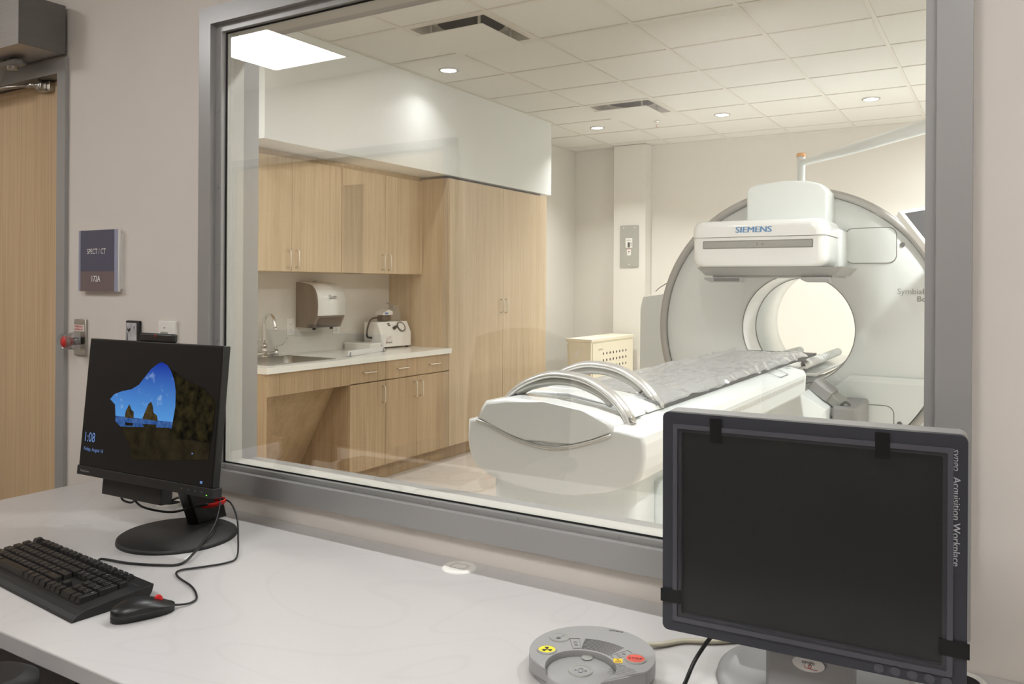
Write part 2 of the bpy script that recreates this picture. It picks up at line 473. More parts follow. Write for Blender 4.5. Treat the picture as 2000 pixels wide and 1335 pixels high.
# ---- observation window
def rx(x0, z0, x1, z1, y): return [(x0, y, z0), (x1, y, z0), (x1, y, z1), (x0, y, z1)]
OUT, INN, STP, GAS = (-1.927, 0.790, -0.0515, 2.109), (-1.880, 0.843, -0.103, 2.062), (-1.857, 0.855, -0.1203, 2.043), (-1.8515, 0.859, -0.1209, 2.0385)
b = B().ring(rx(*OUT, 1.48), rx(*INN, 1.48), (0, 0.0195, 0))
b.ring(rx(*OUT, RF+0.0003), rx(*INN, RF+0.0003), (0, 0.016, 0))
o2 = (INN[0]-0.004, INN[1]-0.004, INN[2]+0.004, INN[3]+0.004); o1 = (INN[0]+0.0004, INN[1]+0.0004, INN[2]-0.0004, INN[3]-0.0004)
b.ring(rx(*o2, 1.4996), rx(*o1, 1.4996), (0, RF+0.0002-1.4996, 0))
win = struct('window_1', b, 'frame')
b = B().ring(rx(*o1, 1.5003), rx(*STP, 1.5003), (0, 0.0142, 0))
zz = [0.98 + k*0.211 for k in range(6)]
for z in zz[:5]: b.cyl((-1.868, 1.5, z), (-1.868, 1.4975, z), 0.0035, n=10)
for k in range(8): b.cyl((-1.84+k*0.235, 1.5, 0.8495), (-1.84+k*0.235, 1.4975, 0.8495), 0.003, n=10)
obj('glazing_stop', b, 'frame', win)
obj('glazing_stop_room', B().ring(rx(*o1, 1.521), rx(*STP, 1.521), (0, 0.056, 0)), 'frame2', win)
obj('gasket', B().ring(rx(*STP, 1.5142), rx(*GAS, 1.5142), (0, 0.0009, 0)), 'gasket', win)
obj('glass_pane', B().box(-1.878, 1.5152, 0.845, -0.105, 1.5208, 2.060), 'glass', win)

# ---- wood door beside the window
b = B()
for x0, x1 in ((-2.641, -2.594), (-3.606, -3.559)): b.box(x0, 1.487, 0, x1, 1.5005, 2.074)
for x0, x1 in ((-2.641, -2.5995), (-3.6005, -3.559)): b.box(x0, 1.4995, 0, x1, RF+0.013, 2.027)
b.box(-2.641, 1.487, 2.027, -3.559, 1.5005, 2.074); b.box(-2.641, 1.4995, 2.027, -3.559, RF+0.013, 2.0655)
b.box(-2.641, 1.583, 2.011, -3.559, RF, 2.027); b.box(-2.657, 1.583, 0.0, -2.641, RF, 2.011); b.box(-3.559, 1.583, 0.0, -3.543, RF, 2.011)
d1 = struct('door_1', b, 'frame')
obj('door_leaf', B().box(-3.556, 1.538, 0.008, -2.644, 1.582, 2.024, bev=0.001), 'door_oak', d1)

# ---- double wood door in the wall behind, seen in the glass
b = B()
for x0, x1 in ((-2.72, -2.677), (-4.643, -4.60)): b.box(x0-0.047 if x0 > -3 else x0, KB-0.005, 0, x1 if x0 > -3 else x1+0.047, KB+0.014, 2.184)
b.box(-4.643, KB-0.005, 2.137, -2.677, KB+0.014, 2.184)
d2 = struct('door_2', b, 'frame')
def leaf(x0, x1, lite):
    b = B()
    y0, y1 = KB-0.06, KB-0.015
    if lite:
        a, c = lite; z0, z1 = 1.41, 1.964
        b.box(x0, y0, 0.01, a, y1, 2.13); b.box(c, y0, 0.01, x1, y1, 2.13); b.box(a, y0, 0.01, c, y1, z0); b.box(a, y0, z1, c, y1, 2.13)
        o = obj('door_leaf', b, 'door_oak', d2)
        obj('vision_glass', B().box(a, y0+0.02, z0, c, y0+0.026, z1), 'smoke_dark', o)
    else:
        b.box(x0, y0, 0.01, x1, y1, 2.13); o = obj('door_leaf', b, 'door_oak', d2)
    return o
leaf(-3.672, -2.77, (-3.56, -3.39)); leaf(-4.55, -3.676, None)

# ================================================================== CEILING FIXTURES
def ceiling_lamp(x, y, label, group='round recessed downlights in the scan room ceiling'):
    t = thing('ceiling_downlight', label, 'ceiling light', (x, y, RC), 0, group)
    b = B().lathe([(0.070, 0.004), (0.070, -0.003), (0.058, -0.0045), (0.0555, -0.002), (0.0555, 0.004)], (0, 0, 0), Z, 40)
    obj('trim_ring', b, 'steel', t, True)
    obj('lens', B().cyl((0, 0, -0.0015), (0, 0, 0.003), 0.0555, n=40), 'lens', t, True)
    return t
def lamp_light(x, y, z, w, r, col, spread=115, name='downlight_lamp'):
    l = bpy.data.lights.new(name, 'AREA'); l.shape = 'DISK'; l.size = r*2; l.energy = w; l.color = col; l.spread = radians(spread)
    o = bpy.data.objects.new(name, l); C.objects.link(o); o.location = (x, y, z)
    return o
LAMPS = [(-3.404, 4.696, 'recessed downlight close to the white soffit, beside the air diffuser with the dark neck'),
         (-3.404, 7.134, 'recessed downlight near the end of the white soffit, by the corner next to the column'),
         (-2.185, 7.134, 'recessed downlight between the ceiling sprinkler and the scanner arm'),
         (-0.967, 7.134, 'recessed downlight of the far row close to the swivel arm, above the scanner')]
for x, y, lb in LAMPS: ceiling_lamp(x, y, lb)
HID = [(-3.404, 2.258), (-2.185, 2.258), (-0.967, 2.258), (0.252, 2.258), (0.252, 4.696), (0.252, 7.134)]  # extra unseen downlights, added to fill the scan room with light
for x, y in HID: ceiling_lamp(x, y, 'added fill downlight, unseen above the window head or behind the window jamb')
for k, (x, y, *_) in enumerate(LAMPS + HID):
    lamp_light(x, y, RC-0.006, DOWN_W*(0.085 if k == 0 else 0.76 if k < 4 else 0.66 if k < 7 else (1.0, 1.6, 2.4)[k-7]), 0.055, DOWN_COL, 125 if k == 0 else 120 if k < 4 else 168)

def diffuser(i, j, label):
    x, y = GX0+(i+0.5)*GS, GY0+(j+0.5)*GS
    t = thing('air_diffuser', label, 'air vent', (x, y, RC), 0, 'square plaque air diffusers')
    h = GS/2-0.012
    b = B()
    o_ = [(-h, -h, 0.0), (h, -h, 0.0), (h, h, 0.0), (-h, h, 0.0)]; i_ = [(-h+0.03, -h+0.03, 0.0), (h-0.03, -h+0.03, 0.0), (h-0.03, h-0.03, 0.0), (-h+0.03, h-0.03, 0.0)]
    b.ring(o_, i_, (0, 0, 0.006))
    k = h-0.03; q = 0.225
    vs = [(-k,-k,0.004),(k,-k,0.004),(k,k,0.004),(-k,k,0.004),(-q,-q,0.062),(q,-q,0.062),(q,q,0.062),(-q,q,0.062)]
    b._add([Vector(v) for v in vs], [(0,1,5,4),(1,2,6,5),(2,3,7,6),(3,0,4,7)])
    b.box(-q, -q, 0.062, q, q, 0.066)
    obj('housing', b, 'grid', t, True)
    obj('neck', B().cyl((0, 0, 0.0605), (0, 0, 0.062), 0.205, n=40), 'hole', t, True)
    obj('plaque', B().box(-0.235, -0.235, -0.040, 0.235, 0.235, -0.034, bev=0.002), 'ceiling', t, True)
    for sx in (-1, 1):
        for sy in (-1, 1): obj('hanger', B().box(sx*0.17-0.006, sy*0.17-0.006, -0.034, sx*0.17+0.006, sy*0.17+0.006, 0.061), 'grid', t, True)
    return t
diffuser(0, 0, 'larger-looking square ceiling air diffuser close to the window, dark neck showing above its plaque')
diffuser(0, 4, 'square ceiling air diffuser farther back, beside the ceiling sprinkler')

t = thing('fire_sprinkler', 'small chrome pendant sprinkler head hanging from a ceiling tile', 'sprinkler', (-2.796, 7.134, RC+0.006))
obj('escutcheon', B().lathe([(0.0, 0.0), (0.034, 0.0), (0.03, -0.012), (0.016, -0.016), (0.0, -0.016)], (0, 0, 0), Z, 24), 'chrome', t, True)
b = B().cyl((0, 0, -0.016), (0, 0, -0.03), 0.008, n=12)
for s in (-1, 1): b.tube([(s*0.007, 0, -0.028), (s*0.014, 0, -0.042), (s*0.003, 0, -0.056)], 0.0025, 6)
obj('frame', b, 'chrome', t, True)
obj('glass_bulb', B().cyl((0, 0, -0.03), (0, 0, -0.052), 0.0025, n=8), 'orange_tag', t, True)
obj('deflector', B().cyl((0, 0, -0.057), (0, 0, -0.059), 0.014, n=16), 'chrome', t, True)

def troffer(x, y, label):
    t = thing('ceiling_troffer', label, 'ceiling light', (x, y, KC), 0, 'square troffers of the control room')
    h = 0.300
    b = B().ring([(-h,-h,0),(h,-h,0),(h,h,0),(-h,h,0)], [(-0.288,-0.288,0),(0.288,-0.288,0),(0.288,0.288,0),(-0.288,0.288,0)], (0, 0, -0.006))
    obj('frame', b, 'grid', t, True)
    obj('diffuser', B().box(-0.288, -0.288, -0.004, 0.288, 0.288, -0.001), 'diffuser', t, True)
    obj('lamp_strip', B().box(-0.288, -0.07, -0.0055, 0.288, 0.07, -0.004), 'diffuser', t, True)
troffer(-3.525, -0.150, 'bright square ceiling light mirrored in the corner of the glass')
troffer(-1.085, -0.150, 'square ceiling light above the desk, not mirrored in the glass')
troffer(0.35, -0.150, 'square ceiling light at the far end of the control room desk')

# ================================================================== CASEWORK
def pull(p, axis, out, L=0.11, d=0.03, r=0.004):
    """wire pull: two posts and a grip; p is the middle on the door face"""
    p, axis, out = Vector(p), Vector(axis), Vector(out)
    a, c = p-axis*L/2, p+axis*L/2
    k = 0.012
    pts = [a, a+out*(d-k), a+out*(d-k*0.3)+axis*k*0.3, a+out*d+axis*k, c+out*d-axis*k, c+out*(d-k*0.3)-axis*k*0.3, c+out*(d-k), c]
    return B().tube(pts, r, 8)
G = 0.0015
def front(name, x, y0, y1, z0, z1, root, m, handle=None, th=0.02):
    o = obj(name, B().box(x-th, y0+G, z0+G, x, y1-G, z1-G, bev=0.0008, seg=1), m, root)
    if handle:
        kind, hy, hz = handle
        obj('handle', pull((x, hy, hz), Z if kind == 'v' else Y, X), 'nickel', o)
    return o
# upper cabinets
for y0, ym, y1, lb in ((3.266, 3.718, 4.170, 'oak wall cabinet with two doors above the sink and paper towel dispenser'),
                       (4.172, 4.630, 5.074, 'oak wall cabinet with two doors above the vacuum pump, next to the tall cabinet')):
    t = thing('wall_cabinet', lb, 'cabinet', (RL, (y0+y1)/2, 1.426), 0, 'oak wall cabinets')
    obj('body', B().box(RL+0.001, y0, 1.426, -3.9405, y1, 2.150), 'oak', t)
    obj('top_filler', B().box(RL+0.001, y0, 2.150, -3.950, y1, 2.1855), 'oak', t)
    front('door', -3.92, y0, ym, 1.426, 2.150, t, 'oak', ('v', ym-0.035, 1.508))
    front('door', -3.92, ym, y1, 1.426, 2.150, t, 'oak', ('v', ym+0.035, 1.508))
# base cabinets
def base(y0, y1, cols, lb):
    t = thing('base_cabinet', lb, 'cabinet', (RL, (y0+y1)/2, 0), 0, 'oak base cabinets')
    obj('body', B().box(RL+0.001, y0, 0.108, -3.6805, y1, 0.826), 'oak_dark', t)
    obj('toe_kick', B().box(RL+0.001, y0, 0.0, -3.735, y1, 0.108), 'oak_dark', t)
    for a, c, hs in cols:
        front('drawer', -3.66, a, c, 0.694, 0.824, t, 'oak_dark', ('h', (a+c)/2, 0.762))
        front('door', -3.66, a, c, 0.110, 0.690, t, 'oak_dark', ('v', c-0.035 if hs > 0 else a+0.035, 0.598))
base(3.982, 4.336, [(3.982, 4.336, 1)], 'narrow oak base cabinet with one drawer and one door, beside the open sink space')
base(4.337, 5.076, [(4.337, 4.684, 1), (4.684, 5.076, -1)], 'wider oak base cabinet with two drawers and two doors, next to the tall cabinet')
# sink support with open knee space
t = thing('sink_surround', 'oak sink surround with apron, end panel and slanted panel over the knee space', 'cabinet', (-3.95, 3.62, 0))
obj('end_panel', B().box(RL+0.001, 3.266, 0.0, -3.66, 3.284, 0.826), 'oak_dark', t)
obj('apron', B().box(-3.68, 3.284, 0.692, -3.66, 3.980, 0.826), 'oak_dark', t)
b = B().prism([(-3.775, 3.285, 0.702), (-4.174, 3.285, 0.0), (-4.196, 3.285, 0.0), (-3.797, 3.285, 0.702)], (0, 0.694, 0))
obj('slanted_panel', b, 'oak_diag', t)
# tall cabinet
t = thing('tall_cabinet', 'tall two-door oak storage cabinet rising to the white soffit', 'cabinet', (RL, 5.84, 0))
obj('body', B().box(RL+0.001, 5.0775, 0.108, -3.6805, 6.6, 2.165), 'oak', t)
obj('toe_kick', B().box(RL+0.001, 5.0775, 0.0, -3.735, 6.6, 0.108), 'oak_dark', t)
obj('gap_shade', B().box(RL+0.001, 5.085, 2.165, -3.72, 6.58, 2.1855), 'dark_grey', t)  # dark grey stands in for the shade in the gap under the soffit
front('door', -3.66, 5.0775, 5.850, 0.110, 2.163, t, 'oak', ('v', 5.815, 1.172))
front('door', -3.66, 5.850, 6.600, 0.110, 2.163, t, 'oak', ('v', 5.885, 1.172))
# worktop, in pieces around the basin cut-out
b = B()
hx0, hx1, hy0, hy1 = -4.135, -3.735, 3.37, 3.895
b.box(hx1, 3.262, 0.8265, -3.635, 5.0765, 0.8645); b.box(RL+0.001, 3.262, 0.8265, hx0, 5.0765, 0.8645)
b.box(hx0, 3.262, 0.8265, hx1, hy0, 0.8645); b.box(hx0, hy1, 0.8265, hx1, 5.0765, 0.8645)
solid('worktop', 'long white quartz worktop over the oak base cabinets', 'worktop', b, 'quartz', (-3.95, 4.17, 0.8265))
t = thing('sink', 'stainless steel drop-in sink basin set into the white worktop', 'sink', (-3.935, 3.63, 0.8645))
b = B()
w = 0.002
b.ring([(hx0-0.022, hy0-0.018, 0.8648), (hx1+0.014, hy0-0.018, 0.8648), (hx1+0.014, hy1+0.018, 0.8648), (hx0-0.022, hy1+0.018, 0.8648)],
       [(hx0+w, hy0+w, 0.8648), (hx1-w, hy0+w, 0.8648), (hx1-w, hy1-w, 0.8648), (hx0+w, hy1-w, 0.8648)], (0, 0, 0.003))
obj('rim', b, 'steel', t)
cx, cy = (hx0+hx1)/2, (hy0+hy1)/2
prof = [[(cx+px*k, cy+py*k2, z) for px, py in rrect(hx1-hx0-0.004, hy1-hy0-0.004, 0.05)] for k, k2, z in ((1.0, 1.0, 0.866), (0.99, 0.99, 0.745), (0.9, 0.92, 0.725))]
b = B().loft(prof, caps=False); b.poly(prof[-1])
obj('basin', b, 'steel', t, normals=False)
obj('drain', B().cyl((cx, cy, 0.7255), (cx, cy, 0.729), 0.04, n=24), 'chrome', t)
# faucet
fx, fy, fz = -4.19, 3.735, 0.8645
t = thing('faucet', 'chrome gooseneck faucet with two wing handles behind the sink basin', 'faucet', (fx, fy, fz))
b = B().cyl((fx, fy, fz), (fx, fy, fz+0.012), 0.028); b.cyl((fx, fy, fz+0.012), (fx, fy, fz+0.07), 0.019); b.cyl((fx, fy, fz+0.07), (fx, fy, fz+0.085), 0.022)
b.tube([(fx, fy-0.1, fz+0.02), (fx, fy, fz+0.024), (fx, fy+0.1, fz+0.02)], 0.014, 12)
obj('body', b, 'chrome', t)
arc = [(fx, fy, fz+0.08), (fx, fy, fz+0.21)] + [(fx+0.065-0.065*cos(a), fy-0.01*a, fz+0.21+0.072*sin(a)) for a in [pi*k/10 for k in range(1, 10)]] + [(fx+0.135, fy-0.03, fz+0.195)]
b = B().tube(arc, 0.0105, 14, smooth_n=3); b.cyl((fx+0.135, fy-0.03, fz+0.2), (fx+0.139, fy-0.031, fz+0.178), 0.0135)
obj('spout', b, 'chrome', t)
for s in (-1, 1):
    b = B().cyl((fx, fy+s*0.1, fz), (fx, fy+s*0.1, fz+0.045), 0.02, 0.016); b.cyl((fx, fy+s*0.1, fz+0.045), (fx, fy+s*0.1, fz+0.062), 0.011)
    hb = Vector((fx, fy+s*0.1, fz+0.06))
    b.tube([hb, hb+Vector((0.015, s*0.01, 0.01)), hb+Vector((0.05, s*0.015, 0.02)), hb+Vector((0.078, s*0.02, 0.055)), hb+Vector((0.098, s*0.02, 0.066))], 0.005, 8, smooth_n=5, flat=(0.007, 0.0035))
    obj('wing_handle', b, 'chrome', t)
# outlets
def outlet(y, z, lb, orange=False, h=0.115):
    t = thing('wall_outlet', lb, 'outlet', (RL, y, z), 0, 'white duplex outlets above the worktop')
    obj('cover_plate', B().box(0, -0.036, -h/2, 0.006, 0.036, h/2, bev=0.002), 'white', t, True)
    b = B().box(0.006, -0.017, -0.034, 0.0085, 0.017, 0.034, bev=0.001)
    for dz in (-0.02, 0.02):
        for dy in (-0.006, 0.006): b.box(0.0085, dy-0.001, dz-0.004, 0.0089, dy+0.001, dz+0.004, mi=1)
        b.cyl((0.0085, 0, dz-0.009), (0.0089, 0, dz-0.009), 0.002, n=8, mi=1)
    obj('receptacle', b, ['white', 'hole'], t, True)
    if orange: obj('plug', B().box(0.0085, -0.013, 0.03, 0.03, 0.016, 0.058, bev=0.003), 'orange_tag', t, True)
outlet(4.026, 1.05, 'white wall outlet between the faucet and the paper towel dispenser')
outlet(4.474, 1.035, 'white wall outlet with an orange plug under the dispenser', True)

# ================================================================== SCAN ROOM THINGS
# paper towel dispenser
t = thing('paper_towel_dispenser', 'white and smoky grey paper towel dispenser on the wall beside the faucet', 'dispenser', (RL, 4.215, 1.045))
y0, y1 = 4.075, 4.352
side = [(0.0, 1.045), (0.165, 1.045), (0.205, 1.125), (0.208, 1.20), (0.200, 1.265), (0.175, 1.315), (0.130, 1.345), (0.06, 1.357), (0.0, 1.36)]
b = B().prism([(RL+x, y0, z) for x, z in side], (0, y1-y0, 0), bev=0.006)
obj('housing', b, 'smoke', t)
ss = spline([Vector((x, 0, z)) for x, z in [(0.2085, 1.128), (0.2115, 1.20), (0.2035, 1.268), (0.178, 1.318), (0.131, 1.349), (0.04, 1.361)]], 5)
out = [(RL+p.x, p.z) for p in ss]
rings = [[(x, y0+0.008, z) for x, z in out], [(x, y1-0.008, z) for x, z in out]]
b = B().grid(lambda u, v: Vector((RL+ss[min(int(v*25), 25)].x+0.001, y0+0.006+(y1-y0-0.012)*u, ss[min(int(v*25), 25)].z)), 2, 25)
cov = obj('front_cover', b, 'white_gloss', t)
cov.modifiers.new('solid', 'SOLIDIFY').thickness = 0.004
text_bm(bb := B(), 'Scott', 0.030, (RL+0.2105, 4.215, 1.255), (0, 1, 0.03), (-0.14, 0, 1), bold=0.0027, shear=0.25, xs=0.82, lift=0.006)
obj('lettering', bb, 'ink', cov)
obj('window', B().prism([(RL+0.1735, y0+0.03, 1.058), (RL+0.2005, y0+0.03, 1.112), (RL+0.2005, y1-0.03, 1.112), (RL+0.1735, y1-0.03, 1.058)], (0.004, 0, -0.002)), 'smoke_dark', t)
obj('lock', B().cyl((RL+0.05, 4.21, 1.36), (RL+0.05, 4.21, 1.372), 0.014), 'grey_plastic', t)
for y in (y0+0.06, y1-0.05): obj('foot', B().cyl((RL+0.12, y, 1.045), (RL+0.12, y, 1.028), 0.012, n=12), 'smoke_dark', t)

# vacuum pump
t = thing('vacuum_pump', 'white bench vacuum pump with a round gauge on the worktop', 'pump', (-4.075, 4.855, 0.8645), radians(-4))
b = B().prism([(-0.1, -0.165, 0.014), (0.09, -0.165, 0.014), (0.09, -0.165, 0.115), (0.045, -0.165, 0.2), (-0.1, -0.165, 0.2)], (0, 0.33, 0), bev=0.012, seg=3)
body = obj('housing', b, 'white', t, True)
nx, nz = 0.884, 0.468
gc = Vector((0.069, 0.065, 0.158)); gn = Vector((nx, 0, nz))
b = B().lathe([(0.0, 0.004), (0.034, 0.004), (0.034, 0.010), (0.040, 0.010), (0.042, 0.0), ], gc, gn, 28)
obj('gauge_rim', b, 'dark_grey', t, True)
obj('gauge_face', B().cyl(gc, gc+gn*0.006, 0.033, n=28), 'white', t, True)
kc = Vector((0.072, -0.015, 0.150)); b = B().cyl(kc, kc+gn*0.03, 0.014, 0.011, n=16); obj('knob', b, 'black', t, True)
b = B()
for p in ((0.06, -0.055, 0.172), (0.056, -0.06, 0.185)):
    b.box(p[0]-0.003, p[1]-0.01, p[2]-0.003, p[0]+0.006, p[1]+0.01, p[2]+0.004)
obj('marking', b, 'ink', t, True)
b = B().box(0.0902, -0.12, 0.035, 0.0912, -0.05, 0.095); obj('badge', b, 'acrylic', t, True)
b = B().tube([(0.0915, -0.118, 0.036), (0.0915, -0.108, 0.065), (0.0915, -0.068, 0.092)], 0.0012, 6, smooth_n=6)
text_bm(b, 'Semena', 0.014, (0.0914, -0.082, 0.048), Y, Z, mi=1, bold=0.0090)
obj('badge_print', b, ['red', 'ink'], t, True)
for x in (-0.07, 0.07):
    for y in (-0.13, 0.13): obj('foot', B().cyl((x, y, 0), (x, y, 0.016), 0.012, n=12), 'rubber', t, True)
PS = Matrix.Translation((0.06, -0.095, 0))
t2 = thing('suction_filter', 'dark glass filter cup with a white cap lying on top of the vacuum pump', 'filter', (-4.07, 4.80, 1.066))
b = B().box(-4.17, 4.85, 1.0665, -4.10, 4.945, 1.115, bev=0.014, seg=3); obj('cup', b.xf(PS), 'smoke_dark', t2)
b = B().prism([(-4.175, 4.845, 1.115), (-4.175, 4.955, 1.115), (-4.175, 4.955, 1.142), (-4.175, 4.905, 1.158), (-4.175, 4.845, 1.132)], (0.08, 0, 0), bev=0.003)
cap = obj('cap', b.xf(PS), 'white', t2)
obj('sticker', B().box(-4.0945, 4.86, 1.121, -4.094, 4.90, 1.134).xf(PS), 'blue_tag', cap)
b = B().tube([(-4.135, 4.862, 1.09), (-4.13, 4.80, 1.097), (-4.13, 4.745, 1.085), (-4.135, 4.715, 1.03), (-4.15, 4.725, 0.96), (-4.16, 4.79, 0.945)], 0.007, 10, smooth_n=6)
obj('hose', b.xf(PS), 'rubber', t2)
t2 = thing('suction_jar', 'clear plastic suction jar with tubing on top of the vacuum pump', 'jar', (-4.07, 4.915, 1.066))
b = B().lathe([(0.0, 0.001), (0.05, 0.001), (0.056, 0.02), (0.052, 0.055), (0.036, 0.085), (0.034, 0.12)], (-4.13, 5.01, 1.066), Z, 32); obj('bowl', b.xf(PS), 'jar', t2)
obj('lid', B().cyl((-4.13, 4.985, 1.155), (-4.13, 4.985, 1.166), 0.034, n=24).xf(PS), 'jar', t2)
b = B().tube([(-4.13, 4.975, 1.166), (-4.13, 4.97, 1.19), (-4.125, 4.94, 1.20), (-4.12, 4.915, 1.205)], 0.006, 8, smooth_n=5); b.cyl((-4.13, 4.99, 1.166), (-4.13, 4.99, 1.21), 0.004, n=8)
obj('nozzle', b.xf(PS), 'grey_plastic', t2)

t = thing('flat_box', 'flat white cardboard box on the worktop in front of the vacuum pump', 'box', (-4.1, 4.60, 0.8645))
obj('tray', B().box(-4.235, 4.545, 0.8647, -3.985, 4.665, 0.90), 'white', t)
obj('lid', B().box(-4.238, 4.542, 0.90, -3.982, 4.668, 0.916, bev=0.002), 'quartz', t)
t = thing('plastic_strip', 'long narrow grey-white plastic strip propped on the worktop edge', 'strip', (-3.80, 4.30, 0.8645), radians(11.5))
b = B().box(-0.004, -0.245, 0.004, 0.004, 0.245, 0.040, bev=0.002); obj('rail', b, 'acrylic', t, True)
for s in (-1, 1): obj('end_clip', B().box(-0.012, s*0.235-0.02, 0.0, 0.012, s*0.235+0.02, 0.0045, bev=0.001).cyl((0.003, s*0.225, 0.004), (0.0058, s*0.225, 0.030), 0.006, n=12), 'grey_plastic', t, True)

# electronics cabinet against the left wall
t = thing('electronics_cabinet', 'low ivory electronics cabinet with rows of round vent holes', 'cabinet', (-3.55, 7.58, 0))
obj('body', B().box(-3.68, 7.075, 0.0, -3.428, 8.085, 0.802, bev=0.003), 'ivory', t)
obj('top_panel', B().box(-3.69, 7.065, 0.802, -3.415, 8.10, 0.832, bev=0.004), 'ivory', t)
dr = obj('front_door', B().box(-3.428, 7.10, 0.03, -3.418, 8.07, 0.785, bev=0.002), 'ivory', t)
for i in range(8):
    for j in range(9):
        y, z = 7.335+i*0.0785, 0.678-j*0.0665
        obj('vent_hole', B().cyl((-3.4178, y, z), (-3.4172, y, z), 0.0135, n=12), 'hole', dr)
text_bm(bb := B(), 'SIEMENS', 0.018, (-3.4178, 7.27, 0.722), Y, Z, bold=0.0045); obj('lettering', bb, 'ink_grey', dr)
obj('side_latch', B().box(-3.70, 7.10, 0.715, -3.68, 7.19, 0.775, bev=0.003), 'ivory', t)
obj('sticker', B().prism([(-3.615, 7.0745, 0.64), (-3.575, 7.0745, 0.715), (-3.552, 7.0745, 0.74), (-3.556, 7.0745, 0.70), (-3.585, 7.0745, 0.645)], (0, 0.0006, 0)), 'paper', t)

# breaker panel on the column
t = thing('breaker_panel', 'tall grey breaker panel plate screwed to the column', 'panel', (-3.51, 8.18, 1.77))
obj('plate', B().prism([(-3.51+x, 8.179, 1.774+z) for x, z in rrect(0.215, 0.45, 0.012)], (0, -0.012, 0)), 'grey_panel', t)
b = B()
for x, z in ((-3.575, 1.973), (-3.445, 1.973), (-3.51, 1.578)): b.cyl((x, 8.167, z), (x, 8.1655, z), 0.006, n=10)
obj('screw', b, 'white', t)
br = obj('breaker', B().box(-3.55, 8.16, 1.756, -3.472, 8.167, 1.861, bev=0.002), 'white', t)
obj('switch', B().box(-3.522, 8.152, 1.765, -3.498, 8.160, 1.815, bev=0.002), 'ink', br)
b = B(); text_bm(b, 'SIEMENS', 0.010, (-3.511, 8.1598, 1.838), X, Z, bold=0.0090)
obj('lettering', b, 'ink', br)
for z in (1.806, 1.786): obj('indicator', B().box(-3.49, 8.1594, z-0.004, -3.479, 8.1600, z+0.004), 'ink', br)
wl = obj('warning_label', B().box(-3.533, 8.1655, 1.675, -3.489, 8.167, 1.742), 'white', t)
b = B().box(-3.533, 8.1650, 1.734, -3.489, 8.1655, 1.742); b.box(-3.518, 8.1650, 1.708, -3.504, 8.1655, 1.724, mi=1); b.box(-3.523, 8.1650, 1.690, -3.513, 8.1655, 1.694, mi=1)
obj('marking', b, ['label_pink', 'ink'], wl)

# ------------------------------------------------------------------ SPECT / CT scanner
GXc, GZc = -1.183, 1.075
t = thing('scanner_gantry', 'large white ring scanner with a round bore and a detector head', 'scanner', (GXc, 5.9, 0))
N = 96
ang = [2*pi*k/N for k in range(N)]
def circ(r, y, cx=GXc, cz=GZc): return [(cx+r*cos(a), y, cz+r*sin(a)) for a in ang]
def body_out(y, s=1.0):
    pts = []
    for a in ang:
        c, s_ = cos(a), sin(a)
        best = 1e9
        hw, top, bot = 1.40, 0.225, GZc
        # rounded box: superellipse in each quadrant, with a dome over the middle
        hh = top if s_ > 0 else bot
        n = 14 if s_ <= 0 else 9
        r = 1.0/((abs(c)/hw)**n + (abs(s_)/hh)**n)**(1/n)
        if s_ > 0: r = max(r, 0.845)
        pts.append((GXc+r*c*s, y, GZc+r*s_*(s if s_ > 0 else 1)))
    return pts
b = B()
b.ring(body_out(6.25), circ(0.56, 6.25), (0, 0.72, 0))
obj('rear_housing', b, 'white_cool', t)
b = B().lathe([(0.562, 0.828), (0.55, 0.835), (0.47, 0.90), (0.43, 0.98), (0.42, 1.08), (0.42, 1.32), (0.45, 1.42), (0.562, 1.552)], (GXc, 5.42, GZc), Y, N)
obj('tunnel_liner', b, 'white_gloss', t, normals=False)
b = B().lathe([(0.352, 0.085), (0.350, 0.10), (0.340, 0.32), (0.336, 0.335)], (GXc, 5.42, GZc), Y, N)
obj('bore_collar', b, 'white_gloss', t, normals=False)
b = B().lathe([(0.354, 0.083), (0.356, 0.080), (0.42, 0.074), (0.47, 0.050), (0.55, 0.030), (0.70, 0.024), (0.862, 0.022), (0.866, 0.03), (0.866, 0.33), (0.337, 0.336)], (GXc, 5.42, GZc), Y, N)
obj('front_cover', b, 'white_cool', t, normals=False)
b = B().lathe([(0.3515, 0.0825), (0.3565, 0.0785)], (GXc, 5.4195, GZc), Y, N); b.lathe([(0.3355, 0.335), (0.331, 0.337), (0.331, 0.342)], (GXc, 5.42, GZc), Y, N); obj('bore_seam', b, 'seam', t)
b = B().lathe([(0.868, 0.03), (0.868, 0.006), (0.876, -0.004), (0.892, -0.008), (0.906, -0.003), (0.914, 0.01), (0.914, 0.34), (0.868, 0.34)], (GXc, 5.42, GZc), Y, N)
obj('outer_ring', b, 'silver_dark', t)
obj('foot', B().box(GXc-0.75, 5.46, 0.0, GXc+0.75, 6.9, 0.30, bev=0.03), 'white_cool', t)
